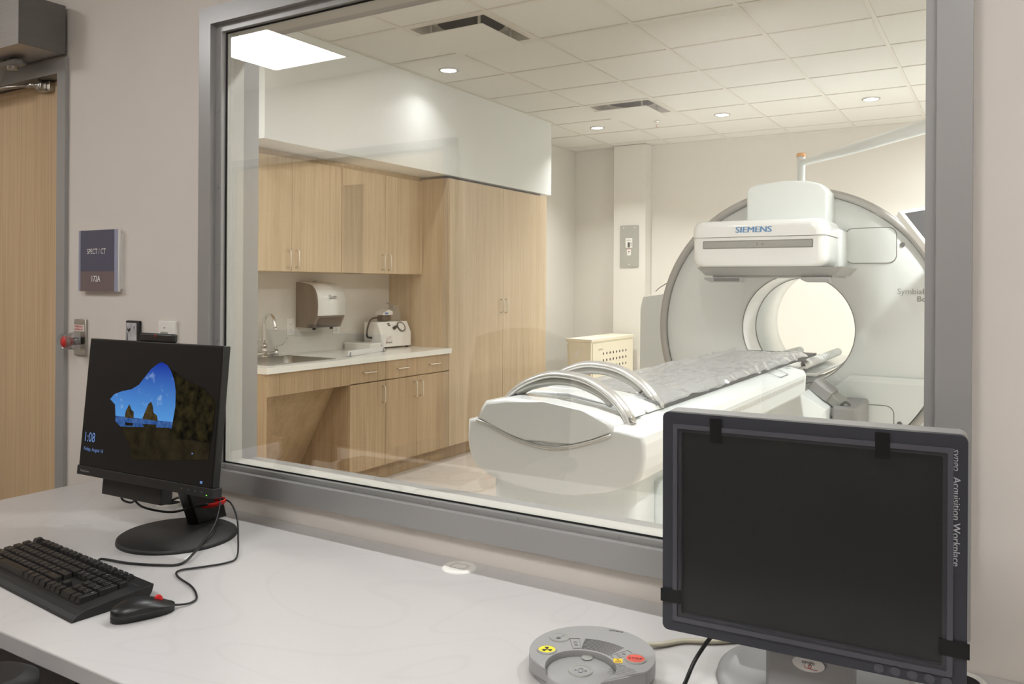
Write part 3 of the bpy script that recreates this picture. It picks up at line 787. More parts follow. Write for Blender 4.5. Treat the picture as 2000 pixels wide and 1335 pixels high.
# lower front cover: a segment of the disc that stands a little proud
pts = []
zc = 0.803-GZc
ro, ri = 0.862, 0.43
a0 = math.asin(zc/ro); a1 = math.asin(zc/ri)
for k in range(41): a = pi-a0 + (2*a0+pi)*0 + ((2*pi+a0)-(pi-a0))*k/40; pts.append((ro*cos(a), ro*sin(a)))
for k in range(21): a = (2*pi+a1) - ((2*pi+a1)-(pi-a1))*k/20; pts.append((ri*cos(a), ri*sin(a)))
b = B().prism([(GXc+x, 5.438, GZc+z) for x, z in pts], (0, -0.022, 0), bev=0.006, seg=2)
lc = obj('lower_cover', b, 'white_cool', t)
def hatch(x0, z0, x1, z1, y, name, par):
    cx, cz, w, h = (x0+x1)/2, (z0+z1)/2, x1-x0, z1-z0
    o = [(cx+x, y, cz+z) for x, z in rrect(w, h, 0.05)]; i = [(cx+x, y, cz+z) for x, z in rrect(w-0.010, h-0.010, 0.046)]
    o_ = obj(name, B().prism(i, (0, -0.004, 0), bev=0.0015), 'white_cool', par)
    obj('seam', B().ring(o, i, (0, -0.001, 0)), 'seam', o_)
hatch(-0.885, 1.494, -0.587, 1.716, 5.441, 'hatch_panel', t)
hatch(-1.17, 0.36, -0.594, 0.632, 5.416, 'hatch_panel', t)
b = B().cyl((-0.557, 5.4415, 1.607), (-0.557, 5.437, 1.607), 0.014, n=20); b.cyl((-0.565, 5.416, 0.527), (-0.565, 5.412, 0.527), 0.014, n=20)
obj('sensor_dot', b, 'dark_grey', t)
b = B(); text_bm(b, 'Symbia', 0.034, (-0.585, 5.4405, 1.323), X, Z, align='LEFT'); text_bm(b, 'Intevo', 0.034, (-0.448, 5.4405, 1.323), X, Z, align='LEFT', bold=0.0090); text_bm(b, 'Bold', 0.034, (-0.478, 5.4405, 1.278), X, Z, align='LEFT', bold=0.0090)
obj('lettering', b, 'ink_grey', t)
# housing that carries the upper head
b = B().prism([(-1.43, 5.19, 1.55), (-0.946, 5.19, 1.55), (-0.946, 5.19, 1.93), (-0.985, 5.19, 1.975), (-1.06, 5.19, 1.997), (-1.20, 5.19, 2.004), (-1.36, 5.19, 1.993), (-1.41, 5.19, 1.98), (-1.43, 5.19, 1.955)], (0, 0.26, 0), bev=0.012, seg=3)
obj('head_carrier', b, 'white_cool', t)
obj('head_bracket', B().box(-1.56, 5.20, 1.46, -0.865, 5.44, 1.70, bev=0.02), 'white_cool', t)
# upper detector head
hx0, hx1, hy0, hy1 = -1.660, -0.884, 4.83, 5.33
def sect(y, g, z0, z1, r0, r1):
    """rounded outline: r0 radius of lower corners, r1 of upper corners"""
    o = []
    for cx, cz, r, a in ((hx1-g-r1, z1-r1, r1, 0), (hx0+g+r1, z1-r1, r1, pi/2), (hx0+g+r0, z0+r0, r0, pi), (hx1-g-r0, z0+r0, r0, 1.5*pi)):
        for k in range(7): o.append((cx+r*cos(a+k*pi/12), y, cz+r*sin(a+k*pi/12)))
    return o
b = B()
rr = []
for k in range(6):
    a = k*pi/10; g = 0.045*(1-sin(a)); rr.append(sect(hy0+0.045*(1-cos(a)), g, 1.46+g*0.4, 1.640, 0.06, 0.004))
rr.append(sect(hy1, 0, 1.46, 1.640, 0.06, 0.004))
b.loft(rr)
head = obj('detector_head', b, 'white_gloss', t)
b = B(); rr = []
for k in range(7):
    a = k*pi/12; g = 0.055*(1-sin(a)); rr.append(sect(hy0-0.012+0.055*(1-cos(a)), g-0.003, 1.6425, 1.742-g*0.7, 0.004, 0.055))
rr.append(sect(hy1-0.09, -0.003, 1.6425, 1.742, 0.004, 0.055)); rr.append(sect(hy1-0.03, 0.06, 1.6425, 1.70, 0.004, 0.03))
b.loft(rr)
obj('top_shell', b, 'white_gloss', head)
b = B().prism([(-1.273+x, hy0+0.004, 1.597+z) for x, z in rrect(0.628, 0.036, 0.003, 2)], (0, -0.006, 0))
bar = obj('touch_bar', b, 'mid_grey', head)
b = B(); text_bm(b, '1', 0.018, (-1.268, hy0-0.0022, 1.597), X, Z, bold=0.0045); b.cyl((-1.235, hy0-0.002, 1.597), (-1.235, hy0-0.003, 1.597), 0.004, n=12); b.box(-1.622, hy0+0.006, 1.569, -1.617, hy0+0.014, 1.581)
obj('marking', b, 'ink', bar)
b = B().ring([(-1.273+x, hy0+0.006, 1.597+z) for x, z in rrect(0.640, 0.048, 0.005, 2)], [(-1.273+x, hy0+0.006, 1.597+z) for x, z in rrect(0.628, 0.036, 0.003, 2)], (0, -0.007, 0)); obj('bar_frame', b, 'seam', bar)
text_bm(bb := B(), 'SIEMENS', 0.034, (-1.287, hy0-0.0125, 1.681), X, Z, bold=0.021, xs=1.17, shear=0.06)
obj('lettering', bb, 'blue_ink', head)
b = B()
lo = [(-1.635, hy0+0.015, 1.462), (-0.80, hy0+0.015, 1.462), (-0.80, hy1+0.05, 1.462), (-1.635, hy1+0.05, 1.462)]
hi = [(-1.590, hy0+0.04, 1.415), (-0.84, hy0+0.04, 1.415), (-0.84, hy1+0.03, 1.415), (-1.590, hy1+0.03, 1.415)]
b._add([Vector(p) for p in lo+hi], [(0,1,2,3), (7,6,5,4), (0,4,5,1), (1,5,6,2), (2,6,7,3), (3,7,4,0)])
b.box(-1.55, hy0+0.06, 1.402, -0.86, hy1, 1.4145)
obj('collimator', b, 'mid_grey', head)
for x0, x1, w in ((-1.585, -1.365, 0), (-1.02, -0.865, 1)):
    b = B().prism([(x0, hy0+0.0, 1.402), (x1, hy0+0.0, 1.402), (x1, hy0+0.0, 1.374), (x0+0.035, hy0+0.0, 1.374), (x0, hy0+0.0, 1.39)], (0, 0.10, 0), bev=0.003)
    cl = obj('clamp_handle', b, 'grey_plastic', head)
    b = B().box(x0+0.06, hy0-0.002, 1.380, x1-0.005, hy0+0.001, 1.400) if not w else B().box(x0+0.06, hy0+0.02, 1.4025, x1-0.02, hy0+0.09, 1.412)
    obj('recess', b, 'dark_grey', cl)
# lower detector head, folded below the couch
V_ = [(-1.20, 4.80, 0.48), (-0.955, 4.72, 0.48), (-0.885, 4.86, 0.48), (-0.885, 4.86, 0.655), (-1.0, 4.74, 0.752), (-1.20, 4.80, 0.635), (-1.20, 5.25, 0.48), (-0.885, 5.25, 0.48), (-0.885, 5.25, 0.655), (-1.0, 5.25, 0.752), (-1.20, 5.25, 0.635)]
b = B(); b._add([Vector(p) for p in V_], [(0,1,4,5), (1,2,3,4), (2,7,8,3), (3,8,9,4), (4,9,10,5), (5,10,6,0), (6,10,9,8,7), (0,6,7,2,1)])
bmesh.ops.bevel(b.bm, geom=b.bm.edges[:], offset=0.006, segments=2, affect='EDGES', profile=0.5)
h2 = obj('detector_head', b, 'white_cool', t)
b = B().box(-0.05, -0.11, -0.03, 0.075, 0.11, 0.032, bev=0.006, mtx=Matrix.Translation((-0.952, 5.08, 0.752)) @ Matrix.Rotation(radians(35), 4, 'Y'))
obj('clamp_handle', b, 'grey_plastic', h2)
b = B().box(-0.05, -0.10, -0.02, 0.05, 0.10, 0.03, bev=0.004, mtx=Matrix.Translation((-0.862, 5.10, 0.672)) @ Matrix.Rotation(radians(38), 4, 'Y'))
b.box(-0.91, 5.0, 0.60, -0.82, 5.15, 0.65, bev=0.004)
obj('collimator', b, 'mid_grey', h2)
obj('end_cover', B().box(-0.872, 4.96, 0.48, -0.735, 5.42, 0.667, bev=0.02, seg=3), 'grey_plastic', h2)
obj('lever', B().tube([(-0.83, 5.0, 0.668), (-0.80, 4.99, 0.69), (-0.775, 4.985, 0.672)], 0.007, 8, smooth_n=4), 'dark_grey', h2)
# thin lead from the ring down to the rear housing
obj('lead', B().tube([(-2.05, 5.56, 1.41), (-2.16, 5.75, 1.375), (-2.34, 6.05, 1.335), (-2.47, 6.30, 1.304)], 0.004, 6, smooth_n=5), 'dark_grey', t)

# ------------------------------------------------------------------ patient couch
TX = -1.178
t = thing('patient_couch', 'white patient couch with two arched silver handles in front of the scanner', 'couch', (TX, 3.2, 0))
def px(xs): return [(x, z) for x, z in xs]
# end cover outline (x, z)
endp = [(-1.478, 0.921), (-1.482, 0.868), (-1.478, 0.83), (-1.465, 0.795), (-1.446, 0.772), (-1.394, 0.752), (-1.30, 0.733), (-1.20, 0.726), (-1.10, 0.728), (-1.00, 0.746), (-0.915, 0.782), (-0.894, 0.795),
        (-0.882, 0.825), (-0.875, 0.86), (-0.875, 0.90), (-0.880, 0.922), (-0.888, 0.928), (-0.974, 0.941), (-0.976, 0.925), (-1.030, 0.902), (-1.09, 0.880), (-1.18, 0.867), (-1.27, 0.874), (-1.33, 0.890), (-1.385, 0.918), (-1.394, 0.930), (-1.400, 0.938)]
b = B().prism([(x, 2.155, z) for x, z in endp], (0, 0.20, 0), bev=0.012, seg=3)
obj('end_cover', b, 'white_gloss', t)
# long body under the pallet
sec = [(-0.972, 0.945), (-0.888, 0.925), (-0.8775, 0.905), (-0.882, 0.818), (-0.925, 0.785), (-1.43, 0.785), (-1.474, 0.818), (-1.4785, 0.905), (-1.468, 0.925), (-1.384, 0.945)]
b = B().prism([(x, 2.352, z) for x, z in sec], (0, 1.955, 0), bev=0.014, seg=3)
cv = obj('long_cover', b, 'white_cool', t)
b = B()
for k in range(60): y = 3.0+k*0.021; b.box(-0.8795, y, 0.872, -0.8765, y+0.009, 0.890)
obj('vent_slot', b, 'grey_light', cv)
b = B()
b.ring([(-0.930+y*0.75, 3.93+x, 0.9418-(y*0.75)*0.357) for x, y in rrect(0.17, 0.085, 0.02)], [(-0.930+y*0.75, 3.93+x, 0.9418-(y*0.75)*0.357) for x, y in rrect(0.16, 0.075, 0.018)], (0, 0, 0.0012))
obj('lamp_bezel', b, 'seam', cv)
b = B()
for k in range(4): b.box(-0.955, 4.19+k*0.018, 0.950, -0.935, 4.198+k*0.018, 0.9512)
obj('marking', b, 'ink_grey', cv)
# pillow-shaped head end with crowned top
cap = [(-1.444, 0.925), (-1.425, 0.965), (-1.41, 0.985), (-1.33, 1.000), (-1.20, 0.998), (-1.07, 0.982), (-0.985, 0.962), (-0.972, 0.945), (-0.97, 0.925), (-1.03, 0.905), (-1.10, 0.882), (-1.18, 0.870), (-1.26, 0.876), (-1.32, 0.890), (-1.39, 0.915)]
b = B().prism([(x, 2.148, z) for x, z in cap], (0, 0.155, 0), bev=0.014, seg=3)
e1 = obj('end_cap', b, 'white_gloss', t)
b = B().tube([(x, 2.150, z-0.004) for x, z in [(-1.440, 0.925), (-1.39, 0.913), (-1.32, 0.887), (-1.26, 0.873), (-1.18, 0.866), (-1.10, 0.879), (-1.03, 0.902), (-0.975, 0.924)]], 0.0055, 8, smooth_n=4)
obj('seam_line', b, 'silver', e1)
cap2 = [(-1.40, 0.955), (-1.385, 0.985), (-1.33, 1.008), (-1.20, 1.006), (-1.06, 0.990), (-0.98, 0.966), (-0.972, 0.950)]
b = B().prism([(x, 2.308, z) for x, z in cap2], (0, 0.10, 0), bev=0.008)
b.prism([(x*1.0, 2.412, z) for x, z in cap2], (0, 0.13, 0), bev=0.008)
obj('end_saddle', b, 'white_gloss', t)
# arched handles
def arch(y, dx, dz):
    P = [(-1.412, 0.945), (-1.385, 0.985), (-1.33, 1.030), (-1.25, 1.063), (-1.18, 1.069), (-1.10, 1.056), (-1.03, 1.020), (-0.985, 0.975), (-0.962, 0.935)]
    b = B().tube([(x+dx, y, z+dz) for x, z in P], 0.02, 14, smooth_n=5, flat=(0.030, 0.0135))
    h = obj('handle', b, 'silver', t)
    Q = [(-1.35, 1.010), (-1.30, 1.036), (-1.22, 1.054), (-1.14, 1.052), (-1.06, 1.026), (-1.02, 0.998)]
    obj('grip', B().tube([(x+dx, y, z+dz-0.004) for x, z in Q], 0.02, 14, smooth_n=5, flat=(0.027, 0.015)), 'silver_dark', h)
    b = B().cyl((-0.956+dx, y-0.012, 0.952+dz), (-0.948+dx, y-0.012, 0.956+dz), 0.011, n=16); obj('bolt', b, 'steel', h)
arch(2.262, 0.0, 0.0)
arch(2.545, -0.02, 0.008)
# pallet and padded top
b = B().prism([(TX-0.205, 2.55, 0.9455), (TX+0.205, 2.55, 0.9455), (TX+0.205, 2.55, 0.959), (TX-0.205, 2.55, 0.959)], (0, 2.5, 0), bev=0.004)
obj('pallet', b, 'mattress_dark', t)
def taper(u):
    k = max(0.0, (u-0.80)/0.20)
    return 1-0.40*k*k*(3-2*k), -0.075*k*k*(3-2*k)
def padf(u, v):
    f, dz = taper(u); e = 2*v-1; a = abs(e)
    z = 0.970 + 0.012*e*e + 0.003*sin(7*u+3*v) + 0.002*sin(31*u)*(1-a) - 0.012*max(0, a-0.88)/0.12 + dz
    return Vector((TX+0.203*f*e, 2.50+u*2.70, z))
pad = obj('pad', B().grid(padf, 40, 12), 'mattress', t)
so = pad.modifiers.new('solid', 'SOLIDIFY'); so.thickness = 0.010; so.offset = -1
def film(u, v):
    f, dz = taper(u); e = 2*v-1; a = abs(e)
    z = 0.981 + 0.012*e*e + dz
    if a > 0.86: z -= (a-0.86)/0.14*0.028
    n = sin(23*u+9*v)*sin(41*v+5*u) + 0.7*sin(67*u-31*v) + 0.6*sin(117*u*u+50*v) + 0.4*sin(140*u+80*v)
    return Vector((TX+0.222*f*e + 0.004*sin(90*u), 2.49+u*2.70, z+0.0032*n))
obj('plastic_cover', B().grid(film, 120, 44), 'film', t)
# narrow head extension with a beaded edge, reaching into the bore
EX = TX
def ext(u, v):
    y = 5.00+u*1.22; w = 0.138-0.010*u; e = 2*v-1
    return Vector((EX+w*e, y, 0.845+0.036*e*e))
ex = obj('head_extension', B().grid(ext, 14, 10), 'white_gloss', t)
so = ex.modifiers.new('solid', 'SOLIDIFY'); so.thickness = 0.012
b = B()
for s in (-1, 1):
    for k in range(16):
        u = (k+0.5)/16; y = 5.02+u*1.20; w = 0.140-0.010*u
        b.lathe([(0.009, -0.036), (0.010, -0.025), (0.022, -0.017), (0.028, 0.0), (0.022, 0.017), (0.010, 0.025), (0.009, 0.036)], (EX+s*w, y, 0.886), Y, 14)
obj('beaded_edge', b, 'white_gloss', ex)
obj('tray', B().box(TX-0.185, 5.15, 0.808, TX+0.185, 6.65, 0.828, bev=0.006), 'white_gloss', t)
obj('under_rail', B().box(TX-0.09, 4.32, 0.80, TX+0.10, 5.2, 0.85, bev=0.004), 'white', t)
# pedestal
b = B().box(-1.44, 2.24, 0.0, -0.945, 3.85, 0.784, bev=0.03, seg=3); obj('pedestal', b, 'white_cool', t)
b = B().cyl((-0.935, 2.46, 0.02), (-0.935, 2.46, 0.74), 0.055, n=24); b.box(-0.99, 2.46, 0.02, -0.89, 3.6, 0.72, bev=0.02); obj('lift_cover', b, 'white_cool', t)

# ------------------------------------------------------------------ ceiling-hung arm and display
t = thing('monitor_arm', 'white swivel arm with an orange end cap hanging above the scanner', 'arm', (-0.23, 5.02, RC))
obj('post', B().cyl((-1.346, 6.36, 1.918), (-1.346, 6.36, 2.323), 0.031, n=24), 'white_cool', t)
obj('end_cap', B().lathe([(0.0, 0.03), (0.03, 0.028), (0.034, 0.015), (0.034, 0.0), (0.0, 0.0)], (-1.346, 6.36, 2.323), Z, 24), 'orange', t)
obj('beam', B().tube([(-1.338, 6.35, 2.278), (-0.92, 5.83, 2.268), (-0.35, 5.13, 2.268), (-0.23, 5.02, 2.27)], [0.024, 0.034, 0.042, 0.042], 16, smooth_n=4), 'white_cool', t)
b = B().cyl((-0.23, 5.02, 2.20), (-0.23, 5.02, RC), 0.05, n=24); b.cyl((-0.23, 5.02, RC-0.03), (-0.23, 5.02, RC), 0.11, n=28)
obj('ceiling_post', b, 'white_cool', t)
obj('drop_tube', B().tube([(-0.30, 5.06, 2.25), (-0.27, 5.08, 2.0), (-0.26, 5.07, 1.79)], 0.022, 12), 'white_cool', t)
t = thing('positioning_display', 'tilted display in a white frame, partly hidden behind the window jamb', 'display', (-0.3, 5.02, 1.6))
A_, u_, v_ = Vector((-0.530, 4.985, 1.772)), Vector((0.143, 0.12, 0.031)).normalized(), Vector((0.144, -0.12, -0.196))
v_ = (v_ - u_*v_.dot(u_)).normalized(); n_ = u_.cross(v_).normalized()
if n_.y > 0: n_ = -n_
def slab(a0, a1, b0, b1, d0, d1):
    vs = [A_+u_*p+v_*q+n_*d for d in (d0, d1) for p, q in ((a0, b0), (a1, b0), (a1, b1), (a0, b1))]
    b = B(); b._add(vs, [(0,1,2,3), (7,6,5,4), (0,4,5,1), (1,5,6,2), (2,6,7,3), (3,7,4,0)]); return b
sh = slab(0, 0.48, 0, 0.36, -0.04, 0.0)
obj('frame', sh, 'white', t); obj('screen', slab(0.022, 0.458, 0.024, 0.336, 0.0, 0.0015), 'dim_screen', t)

# ================================================================== CONTROL ROOM
DZ = 0.736
t = thing('desk', 'long white laminate desk running under the observation window', 'desk', (-0.6, 1.13, 0))
b = B().prism([(-2.426, 0.757, DZ), (1.5, 0.757, DZ), (1.5, 1.499, DZ), (-2.426, 1.499, DZ)], (0, 0, -0.031), bev=0.0025)
obj('top', b, 'desk', t)
for x in (-2.40, 1.44): obj('side_panel', B().box(x, 0.80, 0.0, x+0.028, 1.46, DZ-0.0315), 'desk', t)
obj('modesty_panel', B().box(-2.37, 1.40, 0.12, 1.44, 1.42, DZ-0.0315), 'black_matte', t)

# grommets in the desk top
t = thing('desk_grommet', 'closed white round desk grommet near the middle of the window', 'grommet', (-1.016, 1.452, DZ), 0, 'desk grommets')
obj('flange', B().lathe([(0.0, 0.0025), (0.022, 0.0025), (0.034, 0.004), (0.038, 0.0)], (0, 0, 0), Z, 36), 'white', t, True)
b = B().ring([(x, y, 0.0042) for x, y in rrect(0.036, 0.026, 0.003)], [(x, y, 0.0042) for x, y in rrect(0.0345, 0.0245, 0.003)], (0, 0, 0.0003))
obj('slot_cap', b, 'seam', t, True)
def open_grommet(x, y, lb):
    t = thing('desk_grommet', lb, 'grommet', (x, y, DZ), 0, 'desk grommets')
    obj('flange', B().lathe([(0.026, 0.001), (0.028, 0.0045), (0.034, 0.004), (0.038, 0.0)], (0, 0, 0), Z, 36), 'white', t, True)
    obj('opening', B().cyl((0, 0, 0.0002), (0, 0, 0.0012), 0.027, n=32), 'hole', t, True)
open_grommet(-1.99, 1.445, 'open white round desk grommet behind the lit computer screen')
open_grommet(-0.062, 1.452, 'open white round desk grommet in the corner by the dark display')

def frame_of(bl, yaw, tilt):
    u = Vector((cos(yaw), sin(yaw), 0)); n = Vector((sin(yaw), -cos(yaw), 0)); v = Z*cos(tilt) - n*sin(tilt)
    n2 = u.cross(v); 
    if n2.dot(n) < 0: n2 = -n2
    m = Matrix((( u.x, v.x, n2.x, bl[0]), (u.y, v.y, n2.y, bl[1]), (u.z, v.z, n2.z, bl[2]), (0, 0, 0, 1)))
    return m, u, v, n2

# ---- all-in-one computer
F1, u1, v1, n1 = frame_of((-2.003, 1.186, 0.868), radians(2.44), radians(5.43))
W1, H1 = 0.485, 0.341
P1 = lambda u, v, d=0.0: F1 @ Vector((u, v, d))
t = thing('all_in_one_computer', 'black all-in-one computer with a lit beach cave lock screen', 'computer', (-1.715, 1.265, DZ))
b = B().box(0, 0.0225, -0.020, W1, H1, -0.0006, bev=0.002).xf(F1); b.box
bm_ = b
cab = obj('display_housing', bm_, 'black', t)
obj('back_bulge', B().box(0.06, 0.03, -0.05, W1-0.06, H1-0.06, -0.0195, bev=0.008).xf(F1), 'black_matte', t)
ch = obj('chin', B().box(-0.002, 0.0, -0.026, W1+0.002, 0.0225, 0.002, bev=0.0015).xf(F1), 'black_matte', t)
b = B(); text_bm(b, 'ThinkCentre', 0.0048, P1(0.012, 0.0105, 0.0022), u1, v1, align='LEFT', bold=0.0045, lift=0.0003); obj('lettering', b, 'ink_silver', ch)
b = B()
for k in range(4): b.box(0.385+k*0.022, 0.010, 0.002, 0.389+k*0.022, 0.013, 0.0024)
obj('button', b.xf(F1), 'dark_grey', ch)
obj('power_led', B().box(0.468, 0.0055, 0.002, 0.4705, 0.0075, 0.0025).xf(F1), 'led', ch)
# lit picture: sky, sea, beach and rocks seen out of a cave
def scr(x, y):      # crop coordinates of the picture on the panel -> panel metres (bilinear)
    BLp, BRp, TRp, TLp = (130, 862), (848, 1005), (893, 190), (215, 177)
    a, c = 0.5, 0.5
    for _ in range(30):
        fx_ = [(1-a)*(1-c)*BLp[i]+a*(1-c)*BRp[i]+a*c*TRp[i]+(1-a)*c*TLp[i] for i in (0, 1)]
        dxa = [(1-c)*(BRp[i]-BLp[i])+c*(TRp[i]-TLp[i]) for i in (0, 1)]; dxc = [(1-a)*(TLp[i]-BLp[i])+a*(TRp[i]-BRp[i]) for i in (0, 1)]
        ex, ey = x-fx_[0], y-fx_[1]; det = dxa[0]*dxc[1]-dxa[1]*dxc[0]
        a += (ex*dxc[1]-ey*dxc[0])/det; c += (dxa[0]*ey-dxa[1]*ex)/det
    return a*W1, c*H1
def shape(pts, d, mi): pic.poly([P1(*scr(*p), d) for p in pts], mi)
def sky_mat():
    mt = bpy.data.materials.new('screen_sky'); mt.use_nodes = True; nt = mt.node_tree; nt.nodes.clear(); L = nt.links.new
    o = nt.nodes.new('ShaderNodeOutputMaterial'); e = nt.nodes.new('ShaderNodeEmission')
    g = nt.nodes.new('ShaderNodeNewGeometry'); sp = nt.nodes.new('ShaderNodeSeparateXYZ'); r = nt.nodes.new('ShaderNodeMapRange')
    r.inputs['From Min'].default_value = 1.02; r.inputs['From Max'].default_value = 1.16
    cr = nt.nodes.new('ShaderNodeValToRGB'); cr.color_ramp.elements[0].color = (*lin((86, 150, 214)), 1); cr.color_ramp.elements[1].color = (*lin((30, 50, 150)), 1)
    nz = nt.nodes.new('ShaderNodeTexNoise'); nz.inputs['Scale'].default_value = 38; nz.inputs['Detail'].default_value = 6
    c2 = nt.nodes.new('ShaderNodeValToRGB'); c2.color_ramp.elements[0].position = 0.60; c2.color_ramp.elements[1].position = 0.82
    mx = nt.nodes.new('ShaderNodeMix'); mx.data_type = 'RGBA'; mx.inputs['B'].default_value = (*lin((150, 180, 215)), 1)
    L(g.outputs['Position'], sp.inputs[0]); L(sp.outputs['Z'], r.inputs['Value']); L(r.outputs[0], cr.inputs[0]); L(g.outputs['Position'], nz.inputs['Vector'])
    L(nz.outputs['Fac'], c2.inputs[0]); L(c2.outputs['Color'], mx.inputs['Factor']); L(cr.outputs['Color'], mx.inputs['A']); L(mx.outputs['Result'], e.inputs[0])
    L(e.outputs[0], o.inputs[0]); return mt
def rough_emit(name, c0, c1, scale):
    mt = bpy.data.materials.new(name); mt.use_nodes = True; nt = mt.node_tree; nt.nodes.clear(); L = nt.links.new
    o = nt.nodes.new('ShaderNodeOutputMaterial'); e = nt.nodes.new('ShaderNodeEmission'); g = nt.nodes.new('ShaderNodeNewGeometry')
    nz = nt.nodes.new('ShaderNodeTexNoise'); nz.inputs['Scale'].default_value = scale; nz.inputs['Detail'].default_value = 6
    cr = nt.nodes.new('ShaderNodeValToRGB'); cr.color_ramp.elements[0].position = 0.35; cr.color_ramp.elements[0].color = (*lin(c0), 1); cr.color_ramp.elements[1].position = 0.7; cr.color_ramp.elements[1].color = (*lin(c1), 1)
    L(g.outputs['Position'], nz.inputs['Vector']); L(nz.outputs['Fac'], cr.inputs[0]); L(cr.outputs['Color'], e.inputs[0]); L(e.outputs[0], o.inputs[0]); return mt
SM = [sky_mat(), rough_emit('screen_sea', (40, 74, 130), (70, 104, 160), 90), rough_emit('screen_beach', (34, 29, 20), (48, 42, 28), 40),
      rough_emit('screen_stack', (42, 36, 24), (80, 68, 40), 90), rough_emit('screen_rock', (16, 15, 11), (52, 46, 27), 45), emit('screen_text', (120, 150, 205), 0.8)]
scrn = obj('screen', B().box(0.004, 0.0235, -0.0008, W1-0.004, H1-0.004, 0.0).xf(F1), 'screen_off', t)
pic = B()
shape([(323,487),(345,462),(390,445),(440,435),(480,410),(510,370),(540,330),(575,300),(597,288),(625,303),(648,340),(664,390),(668,450),(668,520),(660,580),(655,608),(352,576),(350,515)], 0.0004, 0)
shape([(352,572),(655,603),(650,638),(378,630),(352,600)], 0.0006, 1)
shape([(356,604),(380,628),(640,633),(655,690),(700,690),(835,712),(830,798),(640,803),(440,797),(435,740),(410,690),(385,640)], 0.0008, 2)
shape([(403,582),(410,545),(420,530),(428,511),(436,527),(440,541),(453,552),(452,586)], 0.0009, 3)
shape([(498,588),(515,545),(530,510),(545,498),(553,520),(556,555),(575,570),(579,599)], 0.0009, 3)
shape([(405,606),(448,610),(447,624),(408,622)], 0.0009, 4); shape([(500,614),(572,617),(570,633),(505,630)], 0.0009, 4)
shape([(640,318),(690,362),(745,395),(800,420),(858,492),(852,600),(838,716),(790,700),(740,690),(690,695),(640,688),(655,600),(667,520),(668,440),(662,385)], 0.0010, 4)
for txt, x, y, s, xs in (('1:08', 205, 682, 0.0235, 0.78), ('Friday, August 16', 227, 745, 0.0088, 0.86)):
    text_bm(pic, txt, s, P1(*scr(x, y), 0.001), u1, v1, mi=5, xs=xs)
pic.poly([P1(*scr(*p), 0.001) for p in ((792,910),(804,912),(803,922),(797,926),(791,921))], 5)
pic.poly([P1(*scr(*p), 0.001) for p in ((750,760),(757,768),(750,772))], 5)
obj('lock_screen', pic, SM, scrn, normals=False)
wc = obj('webcam', B().box(0.185, H1-0.001, -0.018, 0.308, H1+0.021, -0.002, bev=0.005, seg=3).xf(F1), 'black', t)
obj('privacy_slider', B().box(0.244, H1+0.013, -0.002, 0.2475, H1+0.017, -0.0012).xf(F1), 'red', wc)
obj('sound_bar', B().box(0.068, -0.044, -0.055, 0.29, 0.004, -0.022, bev=0.003).xf(F1), 'black_matte', t)
obj('stand_base', B().lathe([(0.0, 0.010), (0.132, 0.010), (0.1355, 0.008), (0.137, 0.003), (0.137, 0.0), (0.0, 0.0)], (-1.715, 1.265, DZ), Z, 72), 'black_matte', t)
b = B().prism([(-1.776, 1.335, DZ+0.009), (-1.776, 1.425, DZ+0.009), (-1.776, 1.37, 0.93), (-1.776, 1.315, 1.10), (-1.776, 1.265, 1.10), (-1.776, 1.268, 0.93)], (0.045, 0, 0), bev=0.005)
obj('stand_column', b, 'black', t)
hk = [(-1.735, 1.345, 0.789), (-1.715, 1.352, 0.791), (-1.698, 1.364, 0.795), (-1.690, 1.378, 0.799), (-1.697, 1.390, 0.801), (-1.715, 1.392, 0.799), (-1.735, 1.386, 0.797)]
obj('cable_hook', B().tube(hk, 0.003, 8, smooth_n=5, flat=(0.002, 0.0055)), 'red', t)
b = B().tube([(-1.925, 1.25, 0.815), (-1.93, 1.262, 0.795), (-1.915, 1.275, 0.788), (-1.90, 1.275, 0.80), (-1.895, 1.265, 0.82)], 0.0028, 8, smooth_n=5)
b.tube([(-1.885, 1.255, 0.815), (-1.875, 1.275, 0.785), (-1.84, 1.30, 0.772), (-1.79, 1.31, 0.775), (-1.74, 1.32, 0.790), (-1.70, 1.34, 0.80)], 0.003, 8, smooth_n=5)
b.tube([(-1.76, 1.38, 0.80), (-1.83, 1.405, 0.775), (-1.93, 1.43, 0.765), (-1.985, 1.443, 0.745), (-1.99, 1.445, 0.737)], 0.003, 8, smooth_n=5)
obj('cable', b, 'rubber', t)

# ---- keyboard
KY = radians(-5.0)
KO = Vector((-1.424, 0.998, DZ))        # back right corner
ku = Vector((cos(KY), sin(KY), 0)); kv = Vector((sin(KY), -cos(KY), 0))     # to the right, towards the user
KW, KD = 0.470, 0.157
def kp(u, v, z=0.0): return KO + ku*(u-KW) + kv*v + Z*z
t = thing('keyboard', 'full-size black keyboard with white legends and a palm rest', 'keyboard', kp(KW/2, KD/2), KY)
ktop = lambda v: 0.026 - 0.010*(v/0.132) if v < 0.132 else 0.016 - 0.011*((v-0.132)/0.056)**1.5
prof = [(0.0, 0.026), (0.066, 0.021), (0.132, 0.0158), (0.138, 0.0150), (0.148, 0.0110), (0.155, 0.0050), (0.157, 0.0020), (0.157, 0.0005), (0.012, 0.0005), (0.004, 0.012)]
b = B().prism([kp(0, v, z) for v, z in prof], ku*KW, bev=0.0015)
kc_ = obj('case', b, 'black_matte', t)
P_ = 0.01905
keys = []
def row(v, items, u0=0.008, h=1.0):
    u = u0
    for it in items:
        s, w = (it, 1.0) if isinstance(it, str) else it
        if s is not None: keys.append((u, v, w*P_, h*P_, s))
        u += w*P_
V = [0.009, 0.033, 0.033+P_, 0.033+2*P_, 0.033+3*P_, 0.033+4*P_]
N0 = 0.008+15*P_+0.004; N1 = N0+3*P_+0.004
